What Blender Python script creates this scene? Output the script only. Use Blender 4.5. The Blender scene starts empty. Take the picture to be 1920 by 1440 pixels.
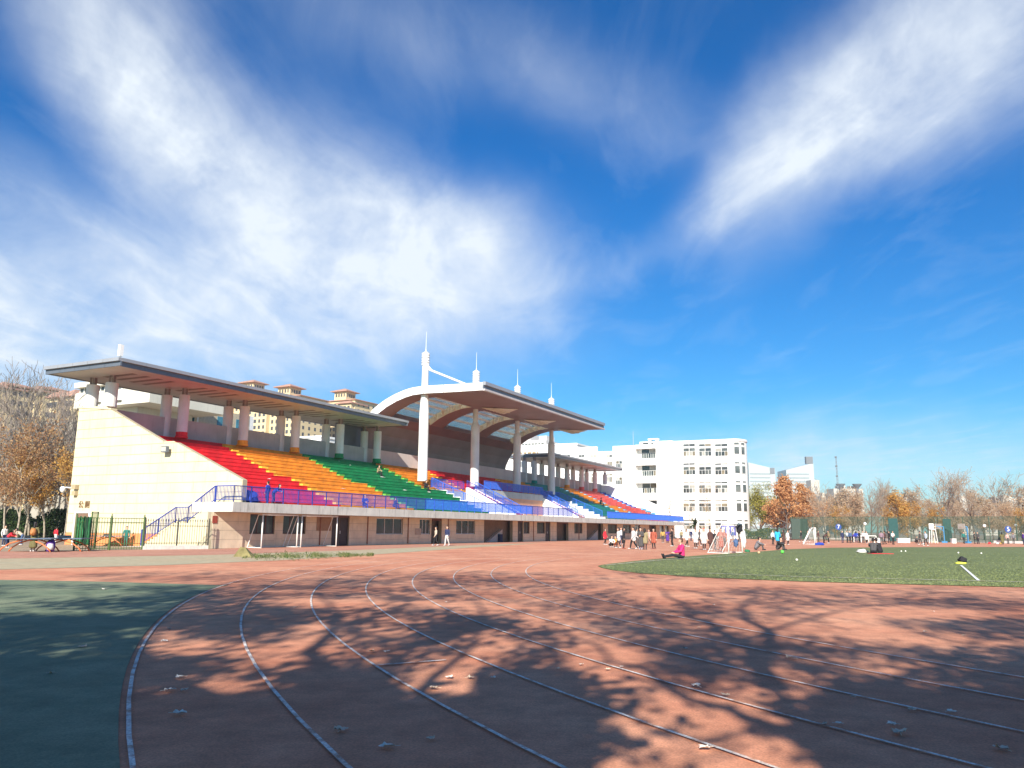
import bpy, bmesh, math, random
from mathutils import Vector, Matrix, Euler
rnd = random.Random(7)
sc = bpy.context.scene
col = sc.collection
# ---------------------------------------------------------------- camera
F = 1500.0; CXP, CYP = 960.0, 720.0; EYE = 1.5
PITCH = math.atan(272.5 / F); ROLL = math.radians(0.5)
cam_d = bpy.data.cameras.new('camera'); cam = bpy.data.objects.new('camera', cam_d); col.objects.link(cam)
cam_d.sensor_fit = 'HORIZONTAL'; cam_d.sensor_width = 36; cam_d.lens = F / 1920 * 36
cam_d.clip_start = 0.1; cam_d.clip_end = 6000
CR = Matrix.Rotation(math.pi / 2 + PITCH, 3, 'X') @ Matrix.Rotation(ROLL, 3, 'Z')
cam.matrix_world = Matrix.Translation((0, 0, EYE)) @ CR.to_4x4()
sc.camera = cam
CPOS = Vector((0, 0, EYE))
def ray(x, y):
    return (CR @ Vector(((x - CXP) / F, -(y - CYP) / F, -1.0))).normalized()
def gnd(x, y, z=0.0):
    d = ray(x, y); t = (z - EYE) / d.z
    return CPOS + d * t
def at_depth(x, y, D):
    d = ray(x, y); return CPOS + d * (D / d.y)
# ---------------------------------------------------------------- sun and exposure
SUN_EL = math.radians(29.5); SUN_TRAVEL = math.radians(8.0)      # light travels away from the camera, a little to the right
sd = Vector((math.sin(SUN_TRAVEL) * math.cos(SUN_EL), math.cos(SUN_TRAVEL) * math.cos(SUN_EL), -math.sin(SUN_EL)))
sun_d = bpy.data.lights.new('sun', 'SUN'); sun = bpy.data.objects.new('sun', sun_d); col.objects.link(sun)
sun_d.energy = 5.0; sun_d.angle = math.radians(0.53); sun_d.color = (1.0, 0.93, 0.82)
sun.rotation_euler = sd.to_track_quat('-Z', 'Y').to_euler(); sun.location = (0, -30, 40)
sc.view_settings.view_transform = 'Standard'; sc.view_settings.look = 'None'
sc.view_settings.gamma = 1.0; sc.view_settings.exposure = 0.82; sc.view_settings.use_curve_mapping = False
# ---------------------------------------------------------------- sky with cirrus
world = bpy.data.worlds.new('World'); sc.world = world; world.use_nodes = True
nt = world.node_tree; nt.nodes.clear(); N = nt.nodes.new; L = nt.links.new
def wmath(op, a, b=None, clamp=False):
    n = N('ShaderNodeMath'); n.operation = op; n.use_clamp = clamp
    for i, v in enumerate((a, b)):
        if v is None: continue
        if isinstance(v, (int, float)): n.inputs[i].default_value = v
        else: L(v, n.inputs[i])
    return n.outputs[0]
tc = N('ShaderNodeTexCoord'); sep = N('ShaderNodeSeparateXYZ'); L(tc.outputs['Generated'], sep.inputs[0])
sky = N('ShaderNodeTexSky'); sky.sky_type = 'NISHITA'; sky.sun_disc = False
sky.sun_elevation = SUN_EL; sky.sun_rotation = math.radians(180) + SUN_TRAVEL
sky.altitude = 50; sky.air_density = 1.0; sky.dust_density = 0.6; sky.ozone_density = 3.0
az = wmath('ARCTAN2', sep.outputs[0], sep.outputs[1]); el = wmath('ARCSINE', sep.outputs[2])
base = N('ShaderNodeCombineXYZ'); L(az, base.inputs[0]); L(el, base.inputs[1])
def noise(vec, scale, detail=6, rough=.55, dist=0.0):
    n = N('ShaderNodeTexNoise'); n.inputs['Scale'].default_value = scale; n.inputs['Detail'].default_value = detail
    n.inputs['Roughness'].default_value = rough; n.inputs['Distortion'].default_value = dist; L(vec, n.inputs['Vector']); return n
wn = noise(tc.outputs['Generated'], 2.6, 6)
wsub = N('ShaderNodeVectorMath'); wsub.operation = 'SUBTRACT'; L(wn.outputs['Color'], wsub.inputs[0]); wsub.inputs[1].default_value = (.5, .5, .5)
wsc = N('ShaderNodeVectorMath'); wsc.operation = 'SCALE'; L(wsub.outputs[0], wsc.inputs[0]); wsc.inputs['Scale'].default_value = .16
warp = N('ShaderNodeVectorMath'); warp.operation = 'ADD'; L(base.outputs[0], warp.inputs[0]); L(wsc.outputs[0], warp.inputs[1])
def azel(px, py):
    d = ray(px, py); return math.atan2(d.x, d.y), math.asin(d.z)
# cirrus banks, the last entry a pale haze band painted low over the skyline: (pixel centre, half length, half width in pixels, slope angle in the picture, strength)
CLOUDS_HAZE = [(340, 225, 470, 190, 40, 1.1), (640, 440, 450, 240, 22, 1.15), (870, 450, 300, 170, 12, .95), (640, 580, 560, 180, 3, .85),
          (200, 450, 420, 110, 28, .5), (0, 570, 320, 200, 15, .95), (200, 650, 620, 160, 2, .85),
          (1490, 320, 320, 160, -52, .85), (1640, 160, 320, 190, -40, 1.0), (1380, 390, 260, 80, -30, .4), (1840, 90, 360, 220, -10, .7),
          (1130, 170, 460, 130, 30, .24), (1260, 470, 480, 50, -14, .22), (800, 60, 500, 120, 10, .2), (180, 60, 320, 150, 35, .5), (1600, 885, 1000, 120, 0, .8)]
acc = None
for (px, py, hl, hw, ang, st) in CLOUDS_HAZE:
    a0, e0 = azel(px, py); k = 1.0 / 1560.0
    mp = N('ShaderNodeMapping'); mp.vector_type = 'TEXTURE'; L(warp.outputs[0], mp.inputs[0])
    mp.inputs['Location'].default_value = (a0, e0, 0); mp.inputs['Rotation'].default_value = (0, 0, math.radians(-ang))
    mp.inputs['Scale'].default_value = (hl * k * 1.2, hw * k * 1.25, 1)
    gr = N('ShaderNodeTexGradient'); gr.gradient_type = 'SPHERICAL'; L(mp.outputs[0], gr.inputs[0])
    sm = N('ShaderNodeMapRange'); sm.interpolation_type = 'SMOOTHERSTEP'; L(gr.outputs['Fac'], sm.inputs['Value'])
    sm.inputs['From Max'].default_value = 1.15; sm.inputs['To Max'].default_value = st
    acc = sm.outputs[0] if acc is None else wmath('ADD', acc, sm.outputs[0])
# fine fibres drawn out along the wind, and scattered thin cirrus over the rest of the sky
zc = wmath('MAXIMUM', sep.outputs[2], .06)
pv = N('ShaderNodeCombineXYZ'); L(wmath('DIVIDE', sep.outputs[0], zc), pv.inputs[0]); L(wmath('DIVIDE', sep.outputs[1], zc), pv.inputs[1])
pm = N('ShaderNodeMapping'); L(pv.outputs[0], pm.inputs[0]); pm.inputs['Rotation'].default_value = (0, 0, math.radians(35)); pm.inputs['Scale'].default_value = (1.5, .55, 1)
fib = noise(pm.outputs[0], 1.7, 9, .62, .6)
fine = noise(warp.outputs[0], 5.0, 8, .6, .2)
f1 = N('ShaderNodeMapRange'); L(fib.outputs['Fac'], f1.inputs['Value']); f1.inputs['From Min'].default_value = .32; f1.inputs['From Max'].default_value = .68; f1.inputs['To Min'].default_value = .74; f1.inputs['To Max'].default_value = 1.15
f2 = N('ShaderNodeMapRange'); L(fine.outputs['Fac'], f2.inputs['Value']); f2.inputs['From Min'].default_value = .3; f2.inputs['From Max'].default_value = .7; f2.inputs['To Min'].default_value = .45; f2.inputs['To Max'].default_value = 1.3
thin = N('ShaderNodeMapRange'); L(fib.outputs['Fac'], thin.inputs['Value']); thin.inputs['From Min'].default_value = .5; thin.inputs['From Max'].default_value = .85; thin.inputs['To Max'].default_value = .22
dens = wmath('MULTIPLY', wmath('MULTIPLY', acc, f1.outputs[0]), f2.outputs[0])
dens = wmath('ADD', dens, thin.outputs[0])
cov = N('ShaderNodeMapRange'); cov.interpolation_type = 'LINEAR'; L(dens, cov.inputs['Value']); cov.inputs['From Max'].default_value = 1.3; cov.inputs['To Max'].default_value = .96
gam = N('ShaderNodeHueSaturation'); L(sky.outputs[0], gam.inputs['Color']); gam.inputs['Saturation'].default_value = 1.45; gam.inputs['Value'].default_value = 1.0
tint = N('ShaderNodeMix'); tint.data_type = 'RGBA'; tint.blend_type = 'MULTIPLY'; tint.inputs['Factor'].default_value = 1.0
L(gam.outputs[0], tint.inputs[6]); tint.inputs[7].default_value = (.60, 1.36, 1.64, 1)
mixc = N('ShaderNodeMix'); mixc.data_type = 'RGBA'; L(cov.outputs[0], mixc.inputs['Factor'])
L(tint.outputs[2], mixc.inputs[6]); mixc.inputs[7].default_value = (10.4, 11.3, 12.2, 1)
bg = N('ShaderNodeBackground'); L(mixc.outputs[2], bg.inputs['Color']); bg.inputs['Strength'].default_value = 0.05
wo = N('ShaderNodeOutputWorld'); L(bg.outputs[0], wo.inputs['Surface'])
# ---------------------------------------------------------------- helpers
MATS = {}
def mat(name, c, rough=.7, var=.12, scale=3.0, bump=0.0, bscale=30.0, metal=0.0, c2=None, stain=0.0, coat=0.0, trans=0.0, spec=.4, alpha=1.0):
    if name in MATS: return MATS[name]
    m = bpy.data.materials.new(name); m.use_nodes = True; t = m.node_tree; b = t.nodes['Principled BSDF']
    b.inputs['Roughness'].default_value = rough; b.inputs['Metallic'].default_value = metal; b.inputs['Specular IOR Level'].default_value = spec
    if coat: b.inputs['Coat Weight'].default_value = coat
    if trans: b.inputs['Transmission Weight'].default_value = trans
    if alpha < 1: b.inputs['Alpha'].default_value = alpha
    co = t.nodes.new('ShaderNodeTexCoord'); nz = t.nodes.new('ShaderNodeTexNoise'); nz.inputs['Scale'].default_value = scale; nz.inputs['Detail'].default_value = 6
    t.links.new(co.outputs['Object'], nz.inputs['Vector'])
    rp = t.nodes.new('ShaderNodeValToRGB'); a = [max(0, x * (1 - var)) for x in c]; bb = [min(1, x * (1 + var)) for x in (c2 or c)]
    rp.color_ramp.elements[0].color = (*a, 1); rp.color_ramp.elements[1].color = (*bb, 1); rp.color_ramp.elements[0].position = .3; rp.color_ramp.elements[1].position = .7
    t.links.new(nz.outputs['Fac'], rp.inputs[0]); out = rp.outputs[0]
    if stain:      # rain streaks and grime: noise drawn out along z
        mp = t.nodes.new('ShaderNodeMapping'); mp.inputs['Scale'].default_value = (2.2, 2.2, .25); t.links.new(co.outputs['Object'], mp.inputs[0])
        n2 = t.nodes.new('ShaderNodeTexNoise'); n2.inputs['Scale'].default_value = 1.6; n2.inputs['Detail'].default_value = 8; n2.inputs['Roughness'].default_value = .7
        t.links.new(mp.outputs[0], n2.inputs['Vector'])
        r2 = t.nodes.new('ShaderNodeMapRange'); r2.inputs['From Min'].default_value = .52; r2.inputs['From Max'].default_value = .75; r2.inputs['To Max'].default_value = stain
        t.links.new(n2.outputs['Fac'], r2.inputs['Value'])
        mx = t.nodes.new('ShaderNodeMix'); mx.data_type = 'RGBA'; t.links.new(r2.outputs[0], mx.inputs['Factor']); t.links.new(out, mx.inputs[6]); mx.inputs[7].default_value = (.09, .085, .07, 1); out = mx.outputs[2]
    t.links.new(out, b.inputs['Base Color'])
    if bump:
        n3 = t.nodes.new('ShaderNodeTexNoise'); n3.inputs['Scale'].default_value = bscale; n3.inputs['Detail'].default_value = 5
        t.links.new(co.outputs['Object'], n3.inputs['Vector']); bp = t.nodes.new('ShaderNodeBump'); bp.inputs['Strength'].default_value = bump; bp.inputs['Distance'].default_value = .02
        t.links.new(n3.outputs['Fac'], bp.inputs['Height']); t.links.new(bp.outputs[0], b.inputs['Normal'])
    MATS[name] = m; return m
class MB:
    def __init__(s): s.v = []; s.f = []; s.m = []; s.mi = 0
    def add(s, vs, fs):
        o = len(s.v); s.v += [tuple(v) for v in vs]; s.f += [tuple(i + o for i in f) for f in fs]; s.m += [s.mi] * len(fs); return s
    def box(s, x0, x1, y0, y1, z0, z1):
        vs = [(x, y, z) for z in (z0, z1) for y in (y0, y1) for x in (x0, x1)]
        return s.add(vs, [(0, 2, 3, 1), (4, 5, 7, 6), (0, 1, 5, 4), (2, 6, 7, 3), (0, 4, 6, 2), (1, 3, 7, 5)])
    def bar(s, a, b, w, h=None, up=(0, 0, 1)):
        a, b = Vector(a), Vector(b); h = h or w; d = (b - a).normalized(); u = Vector(up)
        if abs(d.dot(u)) > .98: u = Vector((0, 1, 0)) if abs(d.y) < .9 else Vector((1, 0, 0))
        r = d.cross(u).normalized() * (w / 2); t = r.cross(d).normalized() * (h / 2)
        vs = [p + i * r + j * t for p in (a, b) for i, j in ((-1, -1), (1, -1), (1, 1), (-1, 1))]
        return s.add(vs, [(3, 2, 1, 0), (4, 5, 6, 7), (0, 1, 5, 4), (1, 2, 6, 5), (2, 3, 7, 6), (3, 0, 4, 7)])
    def tube(s, pts, rad, n=8, cap=True):
        pts = [Vector(p) for p in pts]; rad = rad if isinstance(rad, (list, tuple)) else [rad] * len(pts); vs = []; px = None
        for i, p in enumerate(pts):
            d = (pts[min(i + 1, len(pts) - 1)] - pts[max(i - 1, 0)])
            d = d.normalized() if d.length > 1e-9 else Vector((0, 0, 1))
            if px is None: px = d.orthogonal().normalized()
            px = (px - d * px.dot(d)); px = px.normalized() if px.length > 1e-6 else d.orthogonal().normalized(); py = d.cross(px)
            for k in range(n):
                a = 2 * math.pi * k / n; vs.append(p + (px * math.cos(a) + py * math.sin(a)) * rad[i])
        fs = [(i * n + k, i * n + (k + 1) % n, (i + 1) * n + (k + 1) % n, (i + 1) * n + k) for i in range(len(pts) - 1) for k in range(n)]
        if cap: fs += [tuple(reversed(range(n))), tuple(range((len(pts) - 1) * n, len(pts) * n))]
        return s.add(vs, fs)
    def lathe(s, prof, c=(0, 0, 0), n=16):
        vs = [(c[0] + r * math.cos(2 * math.pi * k / n), c[1] + r * math.sin(2 * math.pi * k / n), c[2] + z) for r, z in prof for k in range(n)]
        m = len(prof); fs = [(i * n + k, i * n + (k + 1) % n, (i + 1) * n + (k + 1) % n, (i + 1) * n + k) for i in range(m - 1) for k in range(n)]
        fs += [tuple(reversed(range(n))), tuple(range((m - 1) * n, m * n))]
        return s.add(vs, fs)
    def prism(s, poly, axis, a, b):
        """poly: 2D points extruded along axis ('x': poly=(y,z), 'y': (x,z), 'z': (x,y)) from a to b"""
        n = len(poly); g = {'x': lambda p, t: (t, p[0], p[1]), 'y': lambda p, t: (p[0], t, p[1]), 'z': lambda p, t: (p[0], p[1], t)}[axis]
        vs = [g(p, a) for p in poly] + [g(p, b) for p in poly]
        fs = [tuple(range(n)), tuple(reversed(range(n, 2 * n)))] + [(i, i + n, (i + 1) % n + n, (i + 1) % n) for i in range(n)]
        return s.add(vs, fs)
    def mesh(s, name, mats, smooth=False):
        me = bpy.data.meshes.new(name); me.from_pydata(s.v, [], s.f)
        for m in (mats if isinstance(mats, (list, tuple)) else [mats]): me.materials.append(m)
        if any(s.m): me.polygons.foreach_set('material_index', s.m)
        if smooth: me.polygons.foreach_set('use_smooth', [True] * len(me.polygons))
        me.update(); return me
    def build(s, name, mats, parent=None, smooth=False, fix=True):
        me = s.mesh(name, mats, smooth)
        if fix:
            bm = bmesh.new(); bm.from_mesh(me); bmesh.ops.recalc_face_normals(bm, faces=bm.faces); bm.to_mesh(me); bm.free()
        return link(name, me, parent)
def link(name, data, parent=None, loc=None, rz=0.0):
    o = bpy.data.objects.new(name, data); col.objects.link(o); o.parent = parent
    if loc is not None: o.location = loc
    if rz: o.rotation_euler.z = rz
    return o
def tag(o, label, cat, group=None):
    o['label'] = label; o['category'] = cat
    if group: o['group'] = group
    return o
def thing(name, label, cat, loc=(0, 0, 0), rz=0.0, group=None):
    o = link(name, None, None, loc, rz); o.empty_display_size = .3; return tag(o, label, cat, group)
def struct(o): o['kind'] = 'structure'; return o
def stuff(o): o['kind'] = 'stuff'; return o
def copy_tree(o, parent=None):
    c = o.copy(); col.objects.link(c); c.parent = parent
    for ch in o.children: copy_tree(ch, c)
    return c
# ---------------------------------------------------------------- grandstand frame (u along the front, v into the stand, w up)
SA = math.radians(26.6); SO = gnd(393, 1029)
SU = Vector((math.sin(SA), math.cos(SA), 0)); SV = Vector((-math.cos(SA), math.sin(SA), 0)); SRZ = math.pi / 2 - SA
def S(u, v, w=0.0): return SO + SU * u + SV * v + Vector((0, 0, w))
def sloc(P): d = P - SO; return Vector((d.dot(SU), d.dot(SV), d.z))
def on_plane(px, py, pt, n):
    d = ray(px, py); return CPOS + d * ((pt - CPOS).dot(n) / d.dot(n))
def onv(px, py, v): return sloc(on_plane(px, py, S(0, v), SV))
def onu(px, py, u): return sloc(on_plane(px, py, S(u, 0), SU))
# ---------------------------------------------------------------- ground, track, turf
def poly_sheet(name, pts, z, m):
    me = bpy.data.meshes.new(name); bm = bmesh.new()
    f = bm.faces.new([bm.verts.new((p[0], p[1], z)) for p in pts]); 
    if f.normal.z < 0: f.normal_flip()
    bm.normal_update()
    if f.normal.z < 0: f.normal_flip()
    bmesh.ops.triangulate(bm, faces=bm.faces[:]); bm.to_mesh(me); bm.free(); me.materials.append(m)
    return struct(link(name, me))
def ground_mat(name, c, c2, scale=.35, grain=.22, rough=.9, lo=.35, hi=.68):
    """rubber / concrete: large blotches, fine speckle, granular bump"""
    m = bpy.data.materials.new(name); m.use_nodes = True; t = m.node_tree; b = t.nodes['Principled BSDF']; b.inputs['Roughness'].default_value = rough
    b.inputs['Specular IOR Level'].default_value = .2
    co = t.nodes.new('ShaderNodeTexCoord')
    def nz(s, d, r=.6):
        n = t.nodes.new('ShaderNodeTexNoise'); n.inputs['Scale'].default_value = s; n.inputs['Detail'].default_value = d; n.inputs['Roughness'].default_value = r; t.links.new(co.outputs['Object'], n.inputs['Vector']); return n
    n1 = nz(scale, 8, .65); rp = t.nodes.new('ShaderNodeValToRGB'); rp.color_ramp.elements[0].color = (*c, 1); rp.color_ramp.elements[1].color = (*c2, 1)
    rp.color_ramp.elements[0].position = lo; rp.color_ramp.elements[1].position = hi; t.links.new(n1.outputs['Fac'], rp.inputs[0])
    n2 = nz(55, 3); r2 = t.nodes.new('ShaderNodeMapRange'); r2.inputs['From Min'].default_value = .3; r2.inputs['From Max'].default_value = .7; r2.inputs['To Min'].default_value = 1 - grain; r2.inputs['To Max'].default_value = 1 + grain
    t.links.new(n2.outputs['Fac'], r2.inputs['Value'])
    n4 = nz(2.3, 6, .7); r4 = t.nodes.new('ShaderNodeMapRange'); r4.inputs['From Min'].default_value = .35; r4.inputs['From Max'].default_value = .7; r4.inputs['To Min'].default_value = .78; r4.inputs['To Max'].default_value = 1.12
    t.links.new(n4.outputs['Fac'], r4.inputs['Value'])
    pm = t.nodes.new('ShaderNodeMath'); pm.operation = 'MULTIPLY'; t.links.new(r2.outputs[0], pm.inputs[0]); t.links.new(r4.outputs[0], pm.inputs[1])
    mx = t.nodes.new('ShaderNodeVectorMath'); mx.operation = 'SCALE'; t.links.new(rp.outputs[0], mx.inputs[0]); t.links.new(pm.outputs[0], mx.inputs['Scale'])
    t.links.new(mx.outputs[0], b.inputs['Base Color'])
    n3 = nz(160, 2); bp = t.nodes.new('ShaderNodeBump'); bp.inputs['Strength'].default_value = .5; bp.inputs['Distance'].default_value = .006
    t.links.new(n3.outputs['Fac'], bp.inputs['Height']); t.links.new(bp.outputs[0], b.inputs['Normal'])
    return m
M_earth = ground_mat('bare_ground', (.30, .22, .15), (.40, .31, .22), .05)
M_red = ground_mat('red_rubber', (.55, .21, .12), (.74, .37, .225), .22)
M_redpath = ground_mat('red_path', (.48, .22, .15), (.56, .29, .2), .25)
M_beige = ground_mat('pale_apron', (.50, .38, .24), (.44, .42, .28), .12)
M_greenpave = ground_mat('green_court', (.14, .19, .12), (.27, .30, .19), .4)
M_line = ground_mat('worn_white_line', (.55, .30, .2), (.80, .75, .68), 5.0, .35, .9, .36, .54)
M_turf = ground_mat('turf', (.155, .185, .07), (.19, .215, .09), .12, .16)
poly_sheet('ground', [(-3000, -600), (3000, -600), (3000, 4500), (-3000, 4500)], -.012, M_earth)
g2 = lambda *q: [tuple(gnd(x, y)[:2]) for x, y in q]
TC = Vector((44.0, 28.9)); R8 = 43.45; LANE = 1.22
far_c = TC + Vector((SU.x, SU.y)) * 84.4
def loop(r, n=120):
    a0 = math.atan2(SV.y, SV.x); pts = []
    for i in range(n + 1): a = a0 + math.pi * i / n; pts.append((TC.x + r * math.cos(a), TC.y + r * math.sin(a)))
    for i in range(n + 1): a = a0 + math.pi + math.pi * i / n; pts.append((far_c.x + r * math.cos(a), far_c.y + r * math.sin(a)))
    return pts
# everything between the stand and the field is red rubber, out past the outermost lane
poly_sheet('running_track', [tuple(S(-75, -2.2)[:2]), tuple(S(155, -2.2)[:2]), (150, 160), (160, 60), (100, -40), (-30, -40)], -.004, M_red)
poly_sheet('path', g2((-900, 1036), (0, 1034), (120, 1032), (392, 1029.5), (640, 1021.5), (900, 1013.5), (1110, 1008.5), (1270, 1006.5), (1300, 1009.5), (1130, 1014), (900, 1021), (640, 1032), (400, 1040), (0, 1047), (-900, 1056)), .0, M_redpath)
poly_sheet('pavement', g2((-900, 1056), (0, 1047.5), (400, 1040.5), (640, 1032.5), (900, 1021.5), (1010, 1018.8), (880, 1027), (700, 1040), (520, 1051), (300, 1060), (0, 1068), (-900, 1090)), .004, M_beige)
poly_sheet('sports_court', [(-70, -25), (20, -25)] + [(TC.x - math.sqrt(52.06 ** 2 - (y - TC.y) ** 2), y) for y in [-20 + k for k in range(0, 42)]] + g2((430, 1098), (200, 1091), (0, 1087.5), (-900, 1082)), .006, M_greenpave)
# lane lines: narrow worn strips, each its own marking
for k in range(9):
    r = R8 + LANE * k if k else R8
    a_, b_ = loop(r - .018), loop(r + .018); n = len(a_); mb = MB()
    mb.add([(p[0], p[1], .012) for p in a_] + [(p[0], p[1], .012) for p in b_], [(i, (i + 1) % n, (i + 1) % n + n, i + n) for i in range(n)])
    if k < 8: struct(mb.build('lane_line', M_line))
def strip(name, a, b, w, z=.013, m=None):
    a, b = Vector(a[:2]), Vector(b[:2]); d = (b - a).normalized(); q = Vector((-d.y, d.x)) * w / 2
    return poly_sheet(name, [a - q, b - q, b + q, a + q], z, m or M_line)
strip('start_line', gnd(703, 1249), gnd(836, 1239), .05)
# turf: a D-shaped infield whose near edge swings away from the track
TURF = g2((1121, 1061.5), (1127, 1064.5), (1150, 1069.5), (1200, 1075), (1320, 1083), (1500, 1090.5), (1700, 1096), (1920, 1101.5), (2300, 1112)) + [(60, 20), (95, 60), (104, 96)] + g2((1921, 1025.5), (1700, 1026), (1560, 1027), (1480, 1030), (1400, 1036), (1320, 1041), (1250, 1046.5), (1200, 1051), (1150, 1056.5), (1128, 1059.5))
turf = poly_sheet('turf', TURF, .010, M_turf)
strip('pitch_line', gnd(1802, 1061), gnd(1835, 1090), .09, .034, mat('fresh_white_line', (.8, .8, .76), .8, .06, 4))
for a, b in (((1135, 1061), (1240, 1051)), ((1240, 1051), (1400, 1041)), ((1320, 1076), (1500, 1083)), ((1500, 1083), (1760, 1089)), ((1760, 1089), (1920, 1093))):
    strip('pitch_line', gnd(*a), gnd(*b), .10, .034)
# grass: short blades over the near turf so that its edge is not a clean cut
def in_poly(p, poly):
    c = False; j = len(poly) - 1
    for i in range(len(poly)):
        a, b = poly[i], poly[j]
        if (a[1] > p[1]) != (b[1] > p[1]) and p[0] < (b[0] - a[0]) * (p[1] - a[1]) / (b[1] - a[1]) + a[0]: c = not c
        j = i
    return c
mb = MB(); gr = random.Random(3)
while len(mb.f) < 16000:
    px = gr.uniform(1110, 1925); py = 1026 + 76 * gr.random() ** .6; g = gnd(px, py)
    if not in_poly(g, TURF): continue
    s = .012 + .0005 * g.y; h = gr.uniform(.01, .022); a = gr.uniform(0, 6.3); dx, dy = math.cos(a) * s, math.sin(a) * s; lx, ly = gr.uniform(-.02, .02), gr.uniform(-.02, .02)
    mb.add([(g.x - dx, g.y - dy, .01), (g.x + dx, g.y + dy, .01), (g.x + lx, g.y + ly, .01 + h)], [(0, 1, 2)])
M_grass = mat('grass_blade', (.16, .19, .07), .85, .12, .3, c2=(.19, .22, .09))
stuff(tag(mb.build('grass', M_grass, fix=False), 'short green artificial grass of the football pitch', 'grass'))
# ---------------------------------------------------------------- grandstand
M_cream = mat('cream_cladding', (.66, .58, .385), .75, .08, .5, .15, 25, stain=.3)
M_beigewall = mat('beige_tile_wall', (.70, .57, .41), .8, .12, 1.2, .2, 20, stain=.25)
M_joint = mat('dark_joint', (.30, .25, .17), .9)
M_orangebase = mat('orange_base', (.78, .27, .10), .8, .1, 1.5)
M_conc = mat('grey_concrete', (.44, .43, .41), .85, .1, .8, .2, 18, stain=.25)
M_slab = mat('weathered_slab', (.56, .54, .49), .85, .12, 1.0, .2, 18, stain=.75)
M_white = mat('white_paint', (.82, .81, .78), .55, .04, .8, stain=.08)
M_col = mat('pale_column', (.70, .69, .67), .7, .07, .9, stain=.15)
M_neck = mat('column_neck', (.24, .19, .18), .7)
M_soffit = mat('grey_soffit', (.46, .44, .41), .6, .1, .5, stain=.2)
M_soffit_dark = mat('soffit_slot', (.20, .17, .15), .7)
M_fascia = mat('grey_metal_fascia', (.36, .37, .39), .45, .06, .7, metal=.3)
M_fascia_lo = mat('slate_fascia', (.15, .17, .20), .4, .08, .7, metal=.3)
M_brown = mat('brown_ceiling', (.24, .145, .13), .5, .12, .4)
M_shell = mat('dark_red_shell', (.19, .115, .11), .5, .2, .25)
M_shellgrey = mat('grey_shell', (.2, .19, .185), .5, .15, .4)
M_glass = mat('pale_glass', (.55, .66, .64), .12, .05, .3, trans=.75, spec=.5)
M_darkglass = mat('dark_glass', (.035, .035, .04), .15, .3, .8, spec=.6)
M_brownframe = mat('brown_frame', (.13, .055, .045), .6)
M_darkdoor = mat('dark_door', (.045, .03, .032), .5, .2)
M_whiteframe = mat('white_window_frame', (.72, .71, .68), .5)
M_blue = mat('blue_rail_paint', (.03, .06, .33), .4, .15, 4)
M_bluebright = mat('bright_blue_rail_paint', (.03, .13, .60), .45, .15, 4)
M_salmon = mat('salmon_wall', (.66, .33, .21), .8, .08, .8)
SEAT = {k: mat('seat_' + k, c, .7, .22, 1.1, .15, 40, stain=.3) for k, c in dict(red=(.72, .022, .03), orange=(.78, .30, .025), green=(.008, .23, .075), teal=(.01, .25, .21),
        coral=(.74, .13, .11), ltblue=(.16, .46, .68), blue=(.02, .07, .42), yellow=(.85, .52, .05), lime=(.12, .4, .06), magenta=(.42, .06, .16), pink=(.7, .4, .33)).items()}
GS = thing('grandstand', 'long rainbow-tiered concrete grandstand with grey canopy roofs and a white arched centre roof', 'grandstand', SO, SRZ)
UE, UF = 1.3, 118.6          # the two end walls
SL0, SL1, SLV = 2.52, 3.20, -1.92
TR, RI = .935, .412
def part(mb, name, m, parent=None, smooth=False): return mb.build(name, m, parent or GS, smooth)
# --- end wall: courses of cladding panels clipped to the wall outline
def clip(poly, a, b, c):     # keep a*x+b*y<=c
    out = []
    for i in range(len(poly)):
        p, q = poly[i], poly[(i + 1) % len(poly)]; dp, dq = a * p[0] + b * p[1] - c, a * q[0] + b * q[1] - c
        if dp <= 0: out.append(p)
        if dp * dq < 0: t = dp / (dp - dq); out.append((p[0] + t * (q[0] - p[0]), p[1] + t * (q[1] - p[1])))
    return out
pts = [onu(x, y, UE) for x, y in ((159, 764), (208.5, 768), (307.6, 828), (329.5, 829), (455, 899.5))]
VB = 17.3; EW = [(p.y, p.z) for p in pts]; FV = EW[4][0]
outline = [(VB, 0), (VB, EW[0][1]), EW[1], EW[2], EW[3], EW[4], (FV, SL1 + .002), (.45, SL1 + .002), (.45, 0)]
mb = MB(); mb.prism(outline, 'x', UE + .03, UE + .45); end_wall = part(mb, 'end_wall', mat('cream_joint', (.46, .39, .26), .9))
mb = MB(); mb.prism(outline, 'x', UF, UF + .45); part(mb, 'end_wall', M_white)
H0 = .95; CH = .7505
k2v = EW[2][0]; s1 = ((EW[1][1] - EW[2][1]) / (EW[1][0] - EW[2][0])); s2 = (EW[3][1] - EW[4][1]) / (EW[3][0] - EW[4][0])
row = 0; w = H0
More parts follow.
